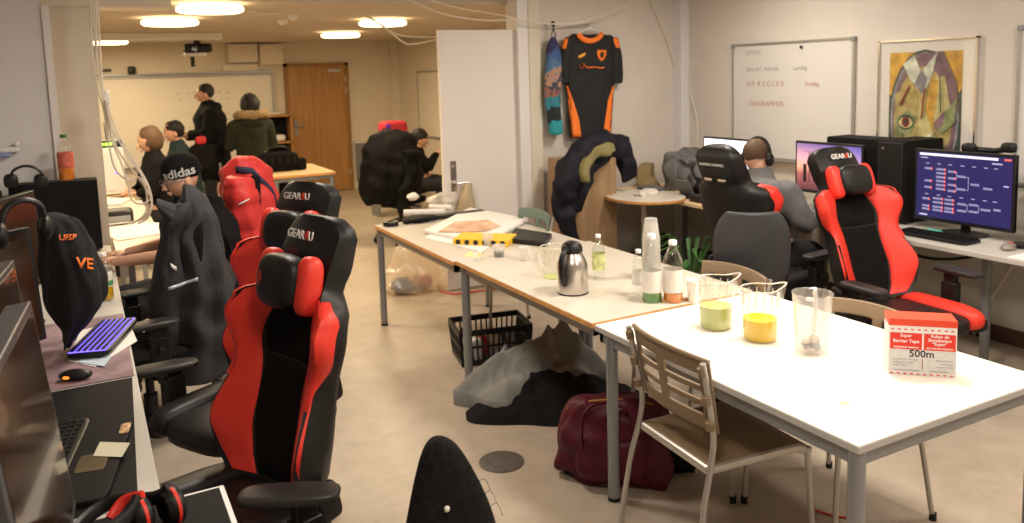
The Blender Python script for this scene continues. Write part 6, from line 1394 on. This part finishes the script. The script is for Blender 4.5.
# maroon bag
m_mb = mat('maroon_nylon', (.075, .006, .015), .5, spec=.3, bump=.6, bscale=22, var=.25, vscale=8)
t = thing('duffel_bag', 'maroon nylon bag on the floor under the table joint', 'bag', (1.965, 2.80, 0), radians(-42))
drape([((0, 0, .004), .22, .13), ((0, 0, .03), .25, .14), ((0, 0, .14), .25, .145), ((0, .0, .26), .235, .13), ((0, .0, .31), .20, .11), ((0, 0, .345), .12, .06), ((0, 0, .355), .03, .02)], folds=.03, kf=6, seed=4, rough=.04, n=64, sq=.62).build('bag_body', m_mb, t, angle=180)
MB().tube(catm([(-.20, -.05, .30), (-.1, -.06, .345), (.05, -.05, .36), (.17, -.03, .34)], 8), .006, 8).build('zip', mat('brass_zip', (.45, .22, .06), .35, metal=.7), t)
MB().tube(catm([(-.12, -.165, .18), (-.11, -.15, .33), (-.02, -.11, .365), (.08, -.15, .34), (.10, -.165, .17)], 8), .015, 8, flat=.4).build('strap', m_mb, t)
drape([((.0, -.15, .05), .14, .035), ((0, -.155, .12), .15, .04), ((0, -.145, .21), .14, .03), ((0, -.135, .23), .12, .01)], folds=.03, kf=5, seed=9, rough=.02).build('front_pocket', m_mb, t, angle=180)
o = crumple('black_pouch', 'small black pouch behind the maroon bag', 'bag', (2.22, 2.66, 0), (.09, .07, .12), M['black_matte'], 15)
# basket
t = thing('plastic_crate', 'black slotted plastic basket with small items on the floor under the furthest tables', 'basket', (2.17, 4.44, 0), radians(-12))
bw, bd, bh = .46, .32, .23; c_ = MB(); c_.b2((-bw/2+.02, -bd/2+.02, .0), (bw/2-.02, bd/2-.02, .012))
for sx, sy, L, ax_ in ((0, -1, bw, 0), (0, 1, bw, 0), (-1, 0, bd, 1), (1, 0, bd, 1)):
    for z, hh in ((.02, .03), (.12, .012), (bh-.02, .035)):
        k = .92+.08*z/bh; cx_, cy_ = sx*bw/2*k, sy*bd/2*k
        c_.box((cx_, cy_, z), (L*k if ax_ == 0 else .012, .012 if ax_ == 0 else L*k, hh))
    n = int(L/.035)
    for i in range(n+1):
        s_ = (-.5+i/n)*L
        p0 = (s_*.92, sy*bd/2*.92, .01) if ax_ == 0 else (sx*bw/2*.92, s_*.92, .01); p1 = (s_, sy*bd/2, bh-.02) if ax_ == 0 else (sx*bw/2, s_, bh-.02)
        c_.cyl(p0, p1, .006, n=6)
c_.build('basket_body', 'black_plastic', t, smooth=False)
rnd = random.Random(21)
for i, (l, cc, kk) in enumerate((('white packet in the black basket', (.7, .7, .68), 0), ('red packet in the black basket', (.5, .04, .03), 1), ('pale box in the black basket', (.6, .55, .45), 0), ('dark packet in the black basket', (.05, .05, .06), 1), ('silver can in the black basket', (.5, .5, .5), 2))):
    p = Vector((2.17-.14+i*.07, 4.44+rnd.uniform(-.06, .06)-.02, .012)); mm = mat('packet_%s' % 'abcde'[i], cc, .45)
    mb = MB()
    if kk == 2: mb.cyl(p, p+Vector((0, 0, .14)), .033, n=20)
    else: mb.rbox(p+Vector((0, 0, .075)), (.06, .10, .15 if kk == 0 else .13), R=Matrix.Rotation(rnd.uniform(-.3, .3), 3, 'Z'), e=6)
    o = mb.build('can' if kk == 2 else 'packet', mm); tag(o, l, 'can' if kk == 2 else 'packet')
# translucent rubbish bag
b = A(415, 297)
t = thing('rubbish_bag', 'thin translucent rubbish bag on the floor beside the furthest table', 'rubbish bag', (b.x+.05, b.y+.22, 0))
drape([((0, 0, .003), .16, .12), ((0, 0, .05), .24, .18), ((.02, 0, .18), .22, .17), ((.04, 0, .32), .14, .12), ((.06, 0, .42), .06, .05), ((.07, 0, .50), .05, .04)], folds=.10, kf=8, seed=5, rough=.06).build('bag_film', 'bagpl', t, angle=180)
for i, (dx, dy, r_, cc) in enumerate(((-.10, -.06, .09, (.05, .06, .07)), (.02, -.02, .09, (.45, .3, .2)), (.1, -.04, .08, (.4, .08, .05)), (.0, .05, .09, (.5, .45, .35)))):
    MB().ell((dx, dy, .012+r_*.7), (r_, r_*.8, r_*.7), nu=14, nv=10, fn=lambda p: 1+.3*nz(p, 2, i)).build('rubbish', mat('rubbish_%s' % 'abcd'[i], cc, .6), t)
cable('cable', [A(440, 291, .006), A(455, 294, .006), A(478, 291, .006), A(500, 288, .006)], .006, 'red_print', 'red cable on the floor beside the translucent rubbish bag')
cable('cable', [A(815, 510, .005), A(835, 516, .005), A(850, 518, .005)], .004, 'red_print', 'red cable on the floor under the white table', n=5)
# dark clutter and plant under the corner desk
o = heap('black bag on the floor under the rounded table end', 'bag', 'bag', (4.25, 5.35, 0), .28, .22, .36, M['black_matte'], 8)
o = heap('dark bag on the floor under the corner desk', 'bag', 'bag', (4.55, 4.85, 0), .25, .25, .30, M['bezel'], 12)
t = thing('potted_plant', 'low green plant on the floor behind the drink bottles', 'plant', (4.05, 4.72, 0))
MB().lathe([(0, .0), (.08, 0), (.10, .15), (.09, .15), (.08, .13), (0, .13)], n=20).build('pot', 'black_plastic', t)
lf = MB(); rnd = random.Random(2)
for i in range(26):
    a_ = rnd.uniform(0, 2*pi); L = rnd.uniform(.18, .34); up = rnd.uniform(.15, .38); d = Vector((cos(a_), sin(a_), 0)); s_ = Vector((-sin(a_), cos(a_), 0))*.018
    p0 = Vector((0, 0, .13)); p1 = p0+d*L*.5+Vector((0, 0, up)); p2 = p0+d*L+Vector((0, 0, up*.8))
    lf.add([p0, p1-s_, p1+s_, p2, p1+Vector((0, 0, .008))], [(0, 1, 4), (0, 4, 2), (1, 3, 4), (4, 3, 2)])
lf.build('leaves', mat('leaf_green', (.05, .14, .03), .5), t)
# ================================================================== BACK ROOM ITEMS
t = thing('camera_bag', 'black padded equipment bag on the small birch-topped table', 'bag', (AY(278, 172, 9.5).x, 9.5, .73))
MB().rbox((0, 0, .11), (.46, .28, .22), e=5).build('bag_body', 'black_fabric', t); MB().rbox((.25, -.06, .07), (.12, .16, .14), e=5).build('side_pouch', 'black_fabric', t)
MB().tube(catm([(-.15, -.05, .22), (-.08, -.05, .28), (.08, -.05, .28), (.15, -.05, .22)], 6), .012, 8).build('handle', 'black_plastic', t)
for k in range(5): MB().rbox((-.17+k*.085, -.145, .12), (.05, .02, .09), e=4).build('front_pocket', 'black_matte', t)
t = thing('shelf_cabinet', 'dark open wooden shelf against the back wall beside the wooden door', 'shelf', (2.60, 12.35, 0))
MB().b2((2.34, 12.2, 0), (2.37, 12.52, 1.26)).b2((2.76, 12.2, 0), (2.79, 12.52, 1.26)).b2((2.34, 12.2, 1.24), (2.79, 12.52, 1.27)).b2((2.34, 12.2, .84), (2.79, 12.52, .87)).b2((2.34, 12.2, .4), (2.79, 12.52, .43)).build('shelf_frame', 'door_wood', t, True, smooth=False)
MB().b2((2.37, 12.48, 0), (2.76, 12.5, 1.24)).build('back_panel', 'black_matte', t, True, smooth=False)
o = MB().rbox((2.56, 12.30, .92), (.26, .16, .10), e=4).build('white_bundle', 'paper'); tag(o, 'white bundle on the dark wooden shelf', 'bundle')
o = MB().b2((2.34, 12.25, 1.275), (2.62, 12.45, 1.30)).build('paper_pile', 'paper'); tag(o, 'low pile of papers on top of the dark wooden shelf', 'paper')
